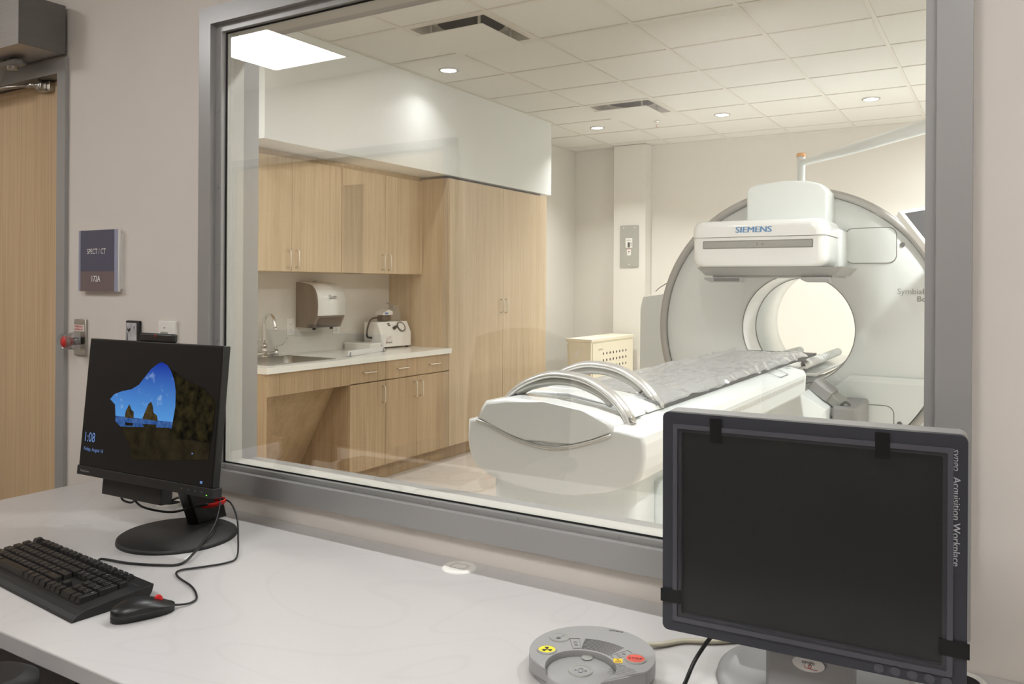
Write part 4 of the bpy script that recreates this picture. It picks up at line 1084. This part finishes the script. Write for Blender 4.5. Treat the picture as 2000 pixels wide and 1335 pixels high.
row(V[0], ['Esc', (None, 1)]+['F%d' % i for i in range(1, 5)]+[(None, .5)]+['F%d' % i for i in range(5, 9)]+[(None, .5)]+['F%d' % i for i in range(9, 13)])
row(V[0], ['Prt', 'Scr', 'Pau'], N0); row(V[0], ['Cal', 'Vol', 'Mut'], N1)
row(V[1], list('`1234567890-=')+[('Back', 2)]); row(V[1], ['Ins', 'Hm', 'Pu'], N0); row(V[1], ['Nm', '/', '*', '-'], N1)
row(V[2], [('Tab', 1.5)]+list('QWERTYUIOP[]')+[('\\', 1.5)]); row(V[2], ['Del', 'End', 'Pd'], N0); row(V[2], ['7', '8', '9'], N1)
row(V[3], [('Caps', 1.75)]+list("ASDFGHJKL;'")+[('Enter', 2.25)]); row(V[3], ['4', '5', '6'], N1)
row(V[4], [('Shift', 2.25)]+list('ZXCVBNM,./')+[('Shift', 2.75)]); row(V[4], [(None, 1), '^'], N0); row(V[4], ['1', '2', '3'], N1)
row(V[5], [('Ctrl', 1.25), ('Win', 1.25), ('Alt', 1.25), ('', 6.25), ('Alt', 1.25), ('Fn', 1.25), ('Pr', 1.25), ('Ctrl', 1.25)]); row(V[5], ['<', 'v', '>'], N0); row(V[5], [('0', 2), '.'], N1)
row(V[2], [(None, 3), '+'], N1, 2.0); row(V[4], [(None, 3), 'En'], N1, 2.0)
keys.sort(key=lambda k: -(k[0] + 0.0*k[1]))
leg = B()
def keycap(b, u, v, w, h):
    g = 0.0007; z0 = ktop(v+h/2) - 0.001; z1 = z0 + 0.0108
    a = [kp(u+g, v+g, z0), kp(u+w-g, v+g, z0), kp(u+w-g, v+h-g, z0), kp(u+g, v+h-g, z0)]
    i0, i1, i2 = 0.0030, 0.0016, 0.0046
    c = [kp(u+i0, v+i1, z1+0.0008), kp(u+w-i0, v+i1, z1+0.0008), kp(u+w-i0, v+h-i2, z1), kp(u+i0, v+h-i2, z1)]
    b._add(a+c, [(0,1,2,3), (7,6,5,4), (0,4,5,1), (1,5,6,2), (2,6,7,3), (3,7,4,0)])
    bmesh.ops.bevel(b.bm, geom=[e for e in b.bm.edges], offset=0.0007, segments=2, affect='EDGES', profile=0.5)
    return z1
rest = B()
cache = {}
for n_, (u, v, w, h, s) in enumerate(keys):
    tmp = B(); z1 = keycap(tmp, u, v, w, h)
    if n_ < 100: obj('key', tmp, 'key', t)
    else:
        me_ = bpy.data.meshes.new('tmp'); tmp.bm.to_mesh(me_); rest.bm.from_mesh(me_); bpy.data.meshes.remove(me_)
    if s: text_bm(leg, s, 0.0030 if len(s) == 1 else 0.0022, kp(u+w/2-0.0015 if len(s) > 1 else u+0.0065, v+0.0068, z1+0.0006), ku, -kv, xs=0.9, lift=0.0002)
if len(keys) > 100:
    ro = obj('key_bank', rest, 'key', t); ro['kind'] = 'stuff'
obj('legend', leg, 'legend', t, normals=False)
text_bm(bb := B(), 'Lenovo', 0.0062, kp(KW-0.028, 0.022, 0.0245), ku, -kv, bold=0.0045, lift=0.0006); obj('lettering', bb, 'dark_grey', kc_)
b = B().tube([kp(0.268, 0.0, 0.016), (-1.705, 1.062, DZ+0.006), (-1.638, 1.082, DZ+0.0036), (-1.570, 1.110, DZ+0.0036), (-1.535, 1.140, DZ+0.004), (-1.548, 1.185, DZ+0.014), (-1.60, 1.255, DZ+0.018), (-1.635, 1.31, DZ+0.035), (-1.690, 1.368, DZ+0.062), (-1.708, 1.380, DZ+0.066)], 0.0028, 8, smooth_n=6)
kcab = obj('cord', b, 'rubber', t)
obj('cord_tag', B().tube([(-1.5385, 1.152, DZ+0.0065), (-1.543, 1.170, DZ+0.0105)], 0.0036, 8), 'paper', kcab)

# ---- mouse
mr, mf = Vector((-1.382, 0.880, DZ)), Vector((-1.340, 0.982, DZ))
fa = (mf-mr); ML = fa.length; fa.normalize(); sa = fa.cross(Z)
t = thing('mouse', 'black corded mouse with a red scroll wheel beside the keyboard', 'mouse', (mr+mf)/2)
def mring(s, top):
    w = 0.0305*(1-abs(2*s-1)**3.2)**0.5*(1.0-0.10*s) + 0.001
    hgt = (0.012+0.026*(sin(pi*min(1, s*0.93+0.09))**0.75))*(1-0.20*s)
    c = mr + fa*(s*ML); zz0 = 0.001; zs = 0.013+0.004*sin(pi*s)
    out = []
    if top:
        for k in range(17):
            a = pi*k/16; out.append(c + sa*(w*cos(a)) + Z*(zs + max(0.001, hgt-zs)*sin(a)**0.8))
        out.append(c - sa*w*0.9 + Z*(zs-0.002)); out.append(c + sa*w*0.9 + Z*(zs-0.002))
    else:
        for k in range(20):
            a = 2*pi*k/20
            up_ = sin(a) > -1e-6
            out.append(c + sa*(w*cos(a)*(0.985 if up_ else 0.80)) + Z*(zs-0.0006 if up_ else zz0))
    return out
S_ = [0.0, 0.015, 0.05, 0.1, 0.18, 0.28, 0.4, 0.52, 0.64, 0.75, 0.85, 0.92, 0.97, 0.99, 1.0]
obj('shell', B().loft([mring(s, True) for s in S_]), 'black', t)
obj('base', B().loft([mring(s, False) for s in S_]), 'black_matte', t)
wc_ = mr + fa*(0.74*ML) + Z*0.0262
obj('scroll_wheel', B().cyl(wc_ - sa*0.003, wc_ + sa*0.003, 0.0072, n=20), 'red', t)
b = B().tube([mf - fa*0.004 + Z*0.009, mf+fa*0.012+Z*0.006, (-1.333, 1.012, DZ+0.0036), (-1.345, 1.035, DZ+0.0036), (-1.40, 1.066, DZ+0.0036), (-1.475, 1.088, DZ+0.0036), (-1.503, 1.112, DZ+0.0036), (-1.482, 1.150, DZ+0.0036), (-1.458, 1.198, DZ+0.0036), (-1.465, 1.232, DZ+0.006), (-1.53, 1.29, DZ+0.022), (-1.60, 1.345, DZ+0.045), (-1.672, 1.385, DZ+0.062), (-1.705, 1.384, DZ+0.067)], 0.0021, 8, smooth_n=6)
obj('cord', b, 'rubber', t)

# small torn scrap of clear film
b = B().grid(lambda u, v: Vector((-2.03+0.05*u, 1.17+0.045*u+0.012*(v-0.5)*(1-0.6*u), DZ+0.0006+0.004*sin(pi*u)*sin(2.2*v))), 8, 4)
solid('plastic_scrap', 'small torn scrap of clear plastic lying on the desk', 'scrap', b, 'film', (-2.01, 1.19, DZ))

# ---- acquisition display
F2, u2, v2, n2_ = frame_of((-0.455, 1.197, 0.822), radians(2.99), radians(-0.77))
W2, H2 = 0.410, 0.335
P2 = lambda u, v, d=0.0: F2 @ Vector((u, v, d))
t = thing('desk_display', 'switched-off dark display with a clear screen guard held on by tape', 'display', (-0.25, 1.31, DZ))
b = B().prism([Vector((W2/2+x, H2/2+y, -0.012)) for x, y in rrect(W2, H2, 0.009)], (0, 0, -0.040), bev=0.004, seg=3).xf(F2)
obj('rear_shell', b, 'grey_plastic', t)
b = B().ring([Vector((W2/2+x, H2/2+y, 0.0)) for x, y in rrect(W2, H2, 0.009)], [Vector((W2/2+x, H2/2+y, 0.0)) for x, y in rrect(W2-0.058, H2-0.058, 0.003)], (0, 0, -0.0122)).xf(F2)
bz = obj('bezel', b, 'navy_bezel', t)
obj('screen', B().box(0.028, 0.028, -0.009, W2-0.028, H2-0.028, -0.007).xf(F2), 'screen_off', t)
b = B()
o = [Vector((W2/2+x, H2/2+y, 0.0002)) for x, y in rrect(W2-0.033, H2-0.034, 0.003)]; i = [Vector((W2/2+x, H2/2+y, 0.0002)) for x, y in rrect(W2-0.047, H2-0.048, 0.002)]
b.ring(o, i, (0, 0, 0.0030)).xf(F2)
g = obj('screen_guard', b, 'bezel_lip', t)
b = B().box(0.0185, 0.0195, 0.0008, W2-0.0185, H2-0.0195, 0.0026).xf(F2); obj('guard_sheet', b, M['jar_clear'] if 'jar_clear' in M else clear('guard_clear', (0.92, 0.92, 0.92), 0.022, 0.22, 0.004), g)
b = B()
for cx, cy, w, h in ((0.082, H2-0.022, 0.0175, 0.036), (0.3085, H2-0.022, 0.0185, 0.036), (0.014, 0.054, 0.032, 0.020), (0.395, 0.055, 0.036, 0.021)):
    tb = B().box(cx-w/2, cy-h/2, 0.0033, cx+w/2, cy+h/2, 0.0037).xf(F2)
    obj('tape', tb, 'tape', g)
b = B()
text_bm(b, 'syngo', 0.0088, P2(0.3965, 0.3175, 0.0005), -v2, u2, align='LEFT', shear=0.22, lift=0.0003)
text_bm(b, 'Acquisition Workplace', 0.0088, P2(0.3965, 0.2805, 0.0005), -v2, u2, align='LEFT', bold=0.0067, lift=0.0003, xs=1.0)
obj('lettering', b, 'ink_silver', bz)
for k in range(5): obj('button', B().cyl(P2(0.305+k*0.0205, 0.0085, 0), P2(0.305+k*0.0205, 0.0085, 0.001), 0.0065, n=20), 'bezel_lip', bz)
bc = Vector((-0.250, 1.315, DZ))
b = B().lathe([(0.0, 0.004), (0.118, 0.004), (0.128, 0.012), (0.140, 0.014), (0.148, 0.010), (0.150, 0.0), (0.0, 0.0)], bc, Z, 64)
obj('stand_base', b, 'grey_plastic', t)
st = obj('stand_column', B().box(-0.312, 1.245, DZ+0.003, -0.190, 1.305, 1.0, bev=0.008).xf(Matrix.Translation((-0.25, 1.27, 0)) @ Matrix.Rotation(radians(3), 4, 'Z') @ Matrix.Translation((0.25, -1.27, 0))), 'grey_plastic', t)
lo_ = Vector((-0.2485, 1.2435, 0.800))
lc_ = radians(3)
lu, ln = Vector((cos(lc_), sin(lc_), 0)), Vector((sin(lc_), -cos(lc_), 0))
b = B().prism([lo_ + lu*(0.0225*cos(a)) + Z*(0.0115*sin(a)) for a in [2*pi*k/28 for k in range(28)]], ln*0.0015)
bd = obj('badge', b, 'acrylic', st)
b = B(); text_bm(b, 'syngo', 0.0055, lo_+ln*0.0018+Z*0.0025, lu, Z); 
b.tube([lo_+ln*0.002+lu*p+Z*q for p, q in ((-0.006, -0.003), (-0.003, -0.006), (0.003, -0.005), (0.004, -0.002), (0.0, -0.0015), (0.002, -0.006), (0.013, -0.0065))], 0.0004, 5, smooth_n=4, mi=1)
obj('lettering', b, ['ink', 'ink_red'], bd)
b = B().tube([(-0.30, 1.262, 0.842), (-0.345, 1.258, 0.838), (-0.385, 1.250, 0.815), (-0.412, 1.235, 0.775), (-0.420, 1.205, DZ+0.010), (-0.412, 1.15, DZ+0.0042), (-0.36, 1.05, DZ+0.0042), (-0.25, 0.98, DZ+0.0042)], 0.0032, 8, smooth_n=6)
obj('cord', b, 'rubber', t)

# ---- intercom / scan control puck
pc = Vector((-0.566, 1.178, DZ)); R_ = 0.100
ic = Vector((-0.560, 1.126, DZ))
pyaw = radians(31.4)
pr_, pb_ = Vector((cos(pyaw), sin(pyaw), 0)), Vector((-sin(pyaw), cos(pyaw), 0))     # to the right and away as seen from the chair
def pp(x, y, z=0.0): return pc + pr_*x + pb_*y + Z*z
t = thing('scan_control_box', 'round grey scan control box with a red stop button and a yellow button', 'control box', pc)
ix, iy = (ic-pc).dot(pr_), (ic-pc).dot(pb_)
ri = 0.0545
a0, a1 = radians(-42), radians(196)
outer = [(R_*cos(a), R_*sin(a)) for a in [a0+(a1-a0)*k/60 for k in range(61)]]
i0_, i1_ = radians(-62), radians(190)
inner = [(ix+ri*cos(a), iy+ri*sin(a)) for a in [i1_+(i0_-i1_)*k/40 for k in range(41)]]
b = B().prism([pp(x, y, 0.007) for x, y in outer+inner], (0, 0, 0.023), bev=0.0025)
obj('ring_housing', b, 'grey_plastic', t)
b = B().prism([pp(x*0.95, y*0.95, 0.0005) for x, y in outer] + [pp(x, y, 0.0005) for x, y in inner], (0, 0, 0.0065)); obj('skirt', b, 'grey_plastic', t)
b = B().lathe([(0.0, 0.0215), (0.050, 0.0215), (0.0545, 0.019), (0.0555, 0.006), (0.050, 0.0005), (0.0, 0.0005)], ic, Z, 56)
obj('dial', b, 'grey_plastic', t)
tabz = 0.0222
obj('dial_notch', B().cyl(ic+pb_*0.044+pr_*0.014+Z*tabz, ic+pb_*0.044+pr_*0.014+Z*(tabz+0.001), 0.009, n=20), 'mid_grey', t)
def button(x, y, z, r, m, name):
    c = pp(x, y, z)
    bt = obj(name, B().cyl(c, c+Z*0.0012, r-0.002, n=32), m, t)
    obj('button_rim', B().lathe([(r-0.0025, 0.0005), (r-0.0015, 0.0026), (r, 0.0026), (r+0.001, 0.0)], c, Z, 36), 'mid_grey', bt)
    return bt, c+Z*0.0013
def tri(c, s, ang, w=radians(60)): return [c + (pr_*cos(ang+o)+pb_*sin(ang+o))*s for o in (-w/2, 0, w/2)]
K = lambda w: ((w-pc).dot(pr_), (w-pc).dot(pb_))
bt, c = button(*K(Vector((-0.634, 1.196, 0))), 0.030, 0.0155, 'grey_plastic', 'button')
b = B().ring([c+pr_*(0.004*cos(a)-0.002)+pb_*(0.004*sin(a)-0.003)+Z*0.0003 for a in [2*pi*k/20 for k in range(20)]], [c+pr_*(0.0034*cos(a)-0.002)+pb_*(0.0034*sin(a)-0.003)+Z*0.0003 for a in [2*pi*k/20 for k in range(20)]], (0, 0, 0.0001))
b.poly([c+pr_*x+pb_*y+Z*0.0004 for x, y in ((-0.0035, -0.005), (-0.0035, -0.001), (0.001, -0.003))]); b.poly([c+pr_*x+pb_*y+Z*0.0004 for x, y in ((0.003, 0.004), (0.009, 0.004), (0.009, 0.005), (0.003, 0.005))])
obj('marking', b, 'ink', bt)
bt, c = button(*K(Vector((-0.630, 1.146, 0))), 0.030, 0.0155, 'yellow', 'button')
b = B()
for k in range(3):
    a = radians(210+120*k)
    e = [(0.0022, -1), (0.0085, -1), (0.0085, 0), (0.0085, 1), (0.0022, 1)]
    b.poly([c + (pr_*cos(a+s*radians(29))+pb_*sin(a+s*radians(29)))*r + Z*0.0004 for r, s in e])
b.cyl(c+Z*0.0003, c+Z*0.0005, 0.0014, n=12)
obj('radiation_mark', b, 'ink', bt)
bt, c = button(*K(Vector((-0.497, 1.191, 0))), 0.030, 0.0165, 'red_soft', 'button')
b = B(); text_bm(b, 'STOP', 0.0065, c, pr_*cos(radians(-12))+pb_*sin(radians(-12)), pb_*cos(radians(12))+pr_*sin(radians(12)), lift=0.0004); obj('lettering', b, 'ink', bt)
bt, c = button(*K(ic), 0.0213, 0.018, 'grey_plastic', 'button')
b = B()
for q in (0, pi/2):
    pass
cr_ = [(-0.009, -0.002), (-0.003, -0.002), (-0.003, -0.007), (0.003, -0.007), (0.003, -0.002), (0.009, -0.002), (0.009, 0.002), (0.003, 0.002), (0.003, 0.007), (-0.003, 0.007), (-0.003, 0.002), (-0.009, 0.002)]
rt = radians(-12)
cw = [c + pr_*(x*cos(rt)-y*sin(rt)) + pb_*(x*sin(rt)+y*cos(rt)) + Z*0.0004 for x, y in cr_]; cm = sum(cw, Vector())/len(cw)
b.ring(cw, [cm+(p-cm)*0.86 for p in cw], (0, 0, 0.0001)); obj('marking', b, 'ink', bt)
# curved loudspeaker slots, slider windows, warning sign and print
b = B()
for k in range(13):
    r = 0.0595+0.0031*k; aa, ab = radians(36+k*0.3), radians(84-k*0.3)
    pts = [Vector((ix+r*cos(aa+(ab-aa)*j/14), iy+r*sin(aa+(ab-aa)*j/14), 0)) for j in range(15)]
    b.tube([pp(p.x, p.y, 0.0301) for p in pts], 0.0005, 5)
obj('speaker_slot', b, 'ink', t)
for a_ in (91, 29):
    b = B()
    qs = [(ix+r*cos(radians(a)), iy+r*sin(radians(a))) for r, a in ((0.060, a_-6), (0.060, a_+6), (0.097, a_+5), (0.097, a_-5))]
    w_ = [pp(x, y, 0.0301) for x, y in qs]; cm = sum(w_, Vector())/4
    b.ring(w_, [cm+(p-cm)*0.93 for p in w_], (0, 0, 0.0003))
    for rr_ in (0.072, 0.082):
        cc = pp(ix+rr_*cos(radians(a_)), iy+rr_*sin(radians(a_)), 0.0303)
        b.ring([cc+pr_*0.003*cos(a)+pb_*0.003*sin(a) for a in [2*pi*k/12 for k in range(12)]], [cc+pr_*0.0023*cos(a)+pb_*0.0023*sin(a) for a in [2*pi*k/12 for k in range(12)]], (0, 0, 0.0002))
    obj('slider_window', b, 'dark_grey', t)
wc2 = Vector((-0.519, 1.172, DZ+0.0302))
sq = obj('warning_sign', B().prism([wc2+pr_*x+pb_*y for x, y in ((-0.007, -0.007), (0.007, -0.0085), (0.0085, 0.0055), (-0.0055, 0.007))], (0, 0, 0.0003)), mat('amber_label', (236, 192, 50), 0.4), t)
b = B(); tr = [wc2+pr_*x+pb_*y+Z*0.0004 for x, y in ((-0.0045, -0.0045), (0.0055, -0.005), (0.001, 0.0045))]; cm = sum(tr, Vector())/3
b.ring(tr, [cm+(p-cm)*0.75 for p in tr], (0, 0, 0.0001)); b.poly([cm+pr_*x+pb_*y for x, y in ((-0.0005, -0.002), (0.0005, -0.002), (0.0006, 0.0025), (-0.0004, 0.0025))]); obj('marking', b, 'ink', sq)
b = B()
sa_ = radians(58); sp_ = pp(0.092*cos(sa_), 0.092*sin(sa_), 0.0302)
text_bm(b, 'SIEMENS', 0.0046, sp_, pr_*cos(radians(-20))+pb_*sin(radians(-20)), pb_*cos(radians(20))+pr_*sin(radians(20)), bold=0.0045)
wr, wu = pr_*cos(radians(-24))+pb_*sin(radians(-24)), pb_*cos(radians(24))+pr_*sin(radians(24))
for k, s in enumerate(('WARNING!', 'Use of the unit may be', 'dangerous to patient and', 'operator unless safe exposure', 'factors, operating instructions', 'and maintenance schedules', 'are observed.')):
    text_bm(b, s, 0.0027, Vector((-0.520, 1.158, DZ+0.0302)) - wu*(0.0052*k), wr, wu, align='LEFT')
obj('lettering', b, 'ink', t)
b = B().tube([pp(0.07, 0.071, 0.012), (-0.504, 1.315, DZ+0.006), (-0.475, 1.352, DZ+0.005), (-0.42, 1.385, DZ+0.005), (-0.33, 1.475, DZ+0.005)], 0.004, 8, smooth_n=6, flat=(0.006, 0.004))
obj('cord', b, 'cable_beige', t)

# ---- things on the window wall
t = thing('room_sign', 'slate and plum room sign reading SPECT / CT 172A by the door', 'sign', (-2.40, 1.5, 1.415))
obj('backing', B().box(-2.485, 1.4895, 1.33, -2.30, 1.4995, 1.50), 'acrylic', t)
obj('panel', B().box(-2.504, 1.4825, 1.322, -2.296, 1.4895, 1.512, bev=0.0008, seg=1), 'acrylic', t)
b = B().box(-2.493, 1.4815, 1.384, -2.318, 1.4825, 1.5115); b.box(-2.493, 1.4815, 1.3225, -2.318, 1.4825, 1.384, mi=1)
b.box(-2.504, 1.4815, 1.3225, -2.494, 1.4825, 1.5115, mi=2); b.box(-2.317, 1.4815, 1.3225, -2.300, 1.4825, 1.5115, mi=2)
pn = obj('face_print', b, ['sign_blue', 'sign_brown', 'sign_edge'], t)
b = B(); text_bm(b, 'SPECT / CT', 0.0165, (-2.409, 1.4812, 1.445), X, Z, xs=0.85); text_bm(b, '172A', 0.0185, (-2.412, 1.4812, 1.3605), X, Z, xs=0.85, bold=0.0067)
obj('lettering', b, 'ink_white', pn)

t = thing('emergency_button', 'red emergency power off button under a clear guard on a steel plate', 'button', (-2.513, 1.5, 1.175))
pl = obj('cover_plate', B().box(-2.547, 1.492, 1.118, -2.483, 1.4998, 1.233, bev=0.0025), 'steel', t)
obj('label_plate', B().box(-2.542, 1.4912, 1.195, -2.490, 1.492, 1.2155), 'white', pl)
b = B(); text_bm(b, 'EMERGENCY', 0.0068, (-2.516, 1.4908, 1.2095), X, Z, xs=0.8, bold=0.0090); text_bm(b, 'POWER OFF', 0.0068, (-2.516, 1.4908, 1.2005), X, Z, xs=0.8, bold=0.0090); obj('lettering', b, 'ink_red', pl)
bc2 = Vector((-2.515, 1.492, 1.164)); oy_ = Vector((0, -1, 0))
obj('stem', B().cyl(bc2, bc2+oy_*0.03, 0.012), 'dark_grey', t)
obj('push_button', B().lathe([(0.0, 0.054), (0.014, 0.053), (0.019, 0.048), (0.019, 0.040), (0.014, 0.026), (0.0, 0.026)], bc2, oy_, 28), 'red_button', t)
b = B().lathe([(0.029, 0.012), (0.029, 0.016), (0.025, 0.018), (0.025, 0.056), (0.0235, 0.058), (0.0235, 0.018)], bc2, oy_, 32); b.box(-2.543, 1.474, 1.136, -2.487, 1.480, 1.192, bev=0.002)
obj('guard', b, 'acrylic_clear', t)

t = thing('black_wall_plate', 'black-framed wall plate with a mottled silver face above the computer', 'wall plate', (-2.237, 1.5, 1.178))
obj('surround', B().box(-2.269, 1.488, 1.118, -2.206, 1.4998, 1.2365, bev=0.003), 'black', t)
obj('face', B().box(-2.264, 1.4872, 1.124, -2.214, 1.488, 1.230), mat('mottled_silver', (186, 186, 190), 0.4, 0.1, noise=0.25, nscale=(60, 60, 60)), t)
b = B()
for pts in (((-2.260, 1.222), (-2.257, 1.213), (-2.250, 1.211), (-2.247, 1.216), (-2.244, 1.212), (-2.240, 1.224), (-2.243, 1.206), (-2.253, 1.202), (-2.259, 1.210)), ((-2.227, 1.222), (-2.225, 1.205), (-2.222, 1.218)), ((-2.260, 1.20), (-2.257, 1.199), (-2.255, 1.170), (-2.259, 1.172))):
    b.poly([(x, 1.4868, z) for x, z in pts])
obj('marking', b, 'ink', t)
t = thing('sensor_switch', 'white wall switch with an oval sensor lens above the computer', 'switch', (-2.075, 1.5, 1.18))
obj('cover_plate', B().box(-2.115, 1.488, 1.122, -2.036, 1.4998, 1.2405, bev=0.004, seg=3), 'white', t)
obj('sensor_lens', B().prism([(-2.084+x, 1.488, 1.203+z) for x, z in rrect(0.032, 0.011, 0.005)], (0, -0.002, 0)), 'mid_grey', t)
obj('rocker', B().box(-2.103, 1.4862, 1.138, -2.062, 1.488, 1.188, bev=0.0015), 'acrylic', t)
obj('status_light', B().cyl((-2.084, 1.488, 1.220), (-2.084, 1.487, 1.220), 0.002, n=10), 'dark_grey', t)

# ---- powered door opener above the door
t = thing('door_opener', 'silver box of a powered door opener with its arm above the wood door', 'door opener', (-3.05, 1.487, 2.08))
obj('housing', B().box(-3.50, 1.343, 2.081, -2.597, 1.4865, 2.236), 'alu', t)
b = B().box(-2.597, 1.342, 2.081, -2.593, 1.4865, 2.236)
ec = obj('end_cap', b, 'alu_dark', t)
b = B()
for z in (2.10, 2.122, 2.20, 2.212): b.box(-2.5931, 1.345, z, -2.5925, 1.485, z+0.0012)
obj('groove', b, 'seam', ec)
hub = Vector((-2.80, 1.43, 2.081))
obj('spindle', B().cyl(hub, hub-Z*0.035, 0.016), 'steel', t)
b = B().prism([hub+Vector((x, y, -0.008)) for x, y in ((0.05, -0.02), (0.06, 0.0), (0.05, 0.02), (-0.06, 0.018), (-0.08, 0.0), (-0.06, -0.018))], (0, 0, -0.016), bev=0.003)
b.prism([hub+Vector((-0.06, -0.016, -0.008)), hub+Vector((-0.06, 0.016, -0.008)), hub+Vector((-0.10, 0.016, -0.05)), hub+Vector((-0.40, 0.016, -0.05)), hub+Vector((-0.40, -0.016, -0.05)), hub+Vector((-0.10, -0.016, -0.05))], (0, 0, -0.008))
obj('main_arm', b, 'grey_plastic', t)
sh = Vector((-2.775, 1.53, 2.006))
b = B().box(sh.x-0.03, 1.520, sh.z-0.016, sh.x+0.03, 1.5378, sh.z+0.016, bev=0.002); b.box(sh.x-0.02, 1.50, sh.z-0.01, sh.x+0.012, 1.52, sh.z+0.01, bev=0.002); b.cyl((sh.x, 1.505, sh.z-0.02), (sh.x, 1.505, sh.z+0.022), 0.007)
obj('door_shoe', b, 'steel', t)
b = B().cyl((sh.x, 1.505, sh.z+0.004), (-3.20, 1.46, 2.028), 0.006, n=12); b.cyl((sh.x-0.02, 1.503, sh.z+0.005), (sh.x-0.07, 1.498, sh.z+0.008), 0.009, n=12)
obj('link_rod', b, 'steel', t)

# ---- task chair in front of the desk
cc = Vector((-1.62, 0.40, 0))
t = thing('task_chair', 'black task chair tucked under the desk, only its armrest in view', 'chair', cc)
def loc(x, y, z): return cc + Vector((x, y, z))
b = B().loft([[loc(px_*s, py_*s+0.06, z) for px_, py_ in rrect(0.50, 0.48, 0.12)] for s, z in ((0.9, 0.43), (1.0, 0.45), (1.0, 0.475), (0.93, 0.49))]); obj('seat', b, 'chair_fabric', t)
def backf(u, v):
    x = (u-0.5)*0.46*(1-0.10*(2*v-1)**2); e = 2*u-1
    return loc(x, -0.10+0.06*(e*e)-0.05*v-0.03*(1-v)*0, 0.56+0.62*v*(1-0.06*e*e))
b = B().grid(backf, 16, 16); bk = obj('backrest', b, 'chair_fabric', t)
so = bk.modifiers.new('solid', 'SOLIDIFY'); so.thickness = 0.035
b = B().prism([loc(-0.03, -0.11, 0.47), loc(-0.03, -0.16, 0.50), loc(-0.03, -0.18, 0.80), loc(-0.03, -0.15, 0.80), loc(-0.03, -0.06, 0.44)], (0.06, 0, 0), bev=0.006); obj('back_support', b, 'black', t)
for s in (-1, 1):
    b = B().loft([[loc(s*0.285+px_*k, 0.185+py_*k, z) for px_, py_ in rrect(0.10, 0.27, 0.045)] for k, z in ((0.85, 0.702), (1.0, 0.714), (1.0, 0.734), (0.85, 0.746))])
    ar = obj('armrest', b, 'black_matte', t)
    obj('post', B().tube([loc(s*0.20, 0.06, 0.44), loc(s*0.275, 0.08, 0.45), loc(s*0.285, 0.14, 0.705)], 0.018, 12, smooth_n=5), 'black', ar)
obj('gas_lift', B().cyl(loc(0, 0.05, 0.12), loc(0, 0.05, 0.43), 0.028), 'black', t)
for k in range(5):
    a = 2*pi*k/5+0.3; e = Vector((cos(a), sin(a), 0))
    lg = obj('leg', B().tube([loc(0, 0.05, 0.11), loc(0, 0.05, 0.10)+e*0.15, loc(0, 0.05, 0.075)+e*0.29], [0.03, 0.024, 0.018], 10), 'black', t)
    sd = e.cross(Z); c_ = loc(0, 0.05, 0.029)+e*0.29
    obj('caster', B().cyl(c_-sd*0.025, c_+sd*0.025, 0.028, n=20), 'rubber', lg)
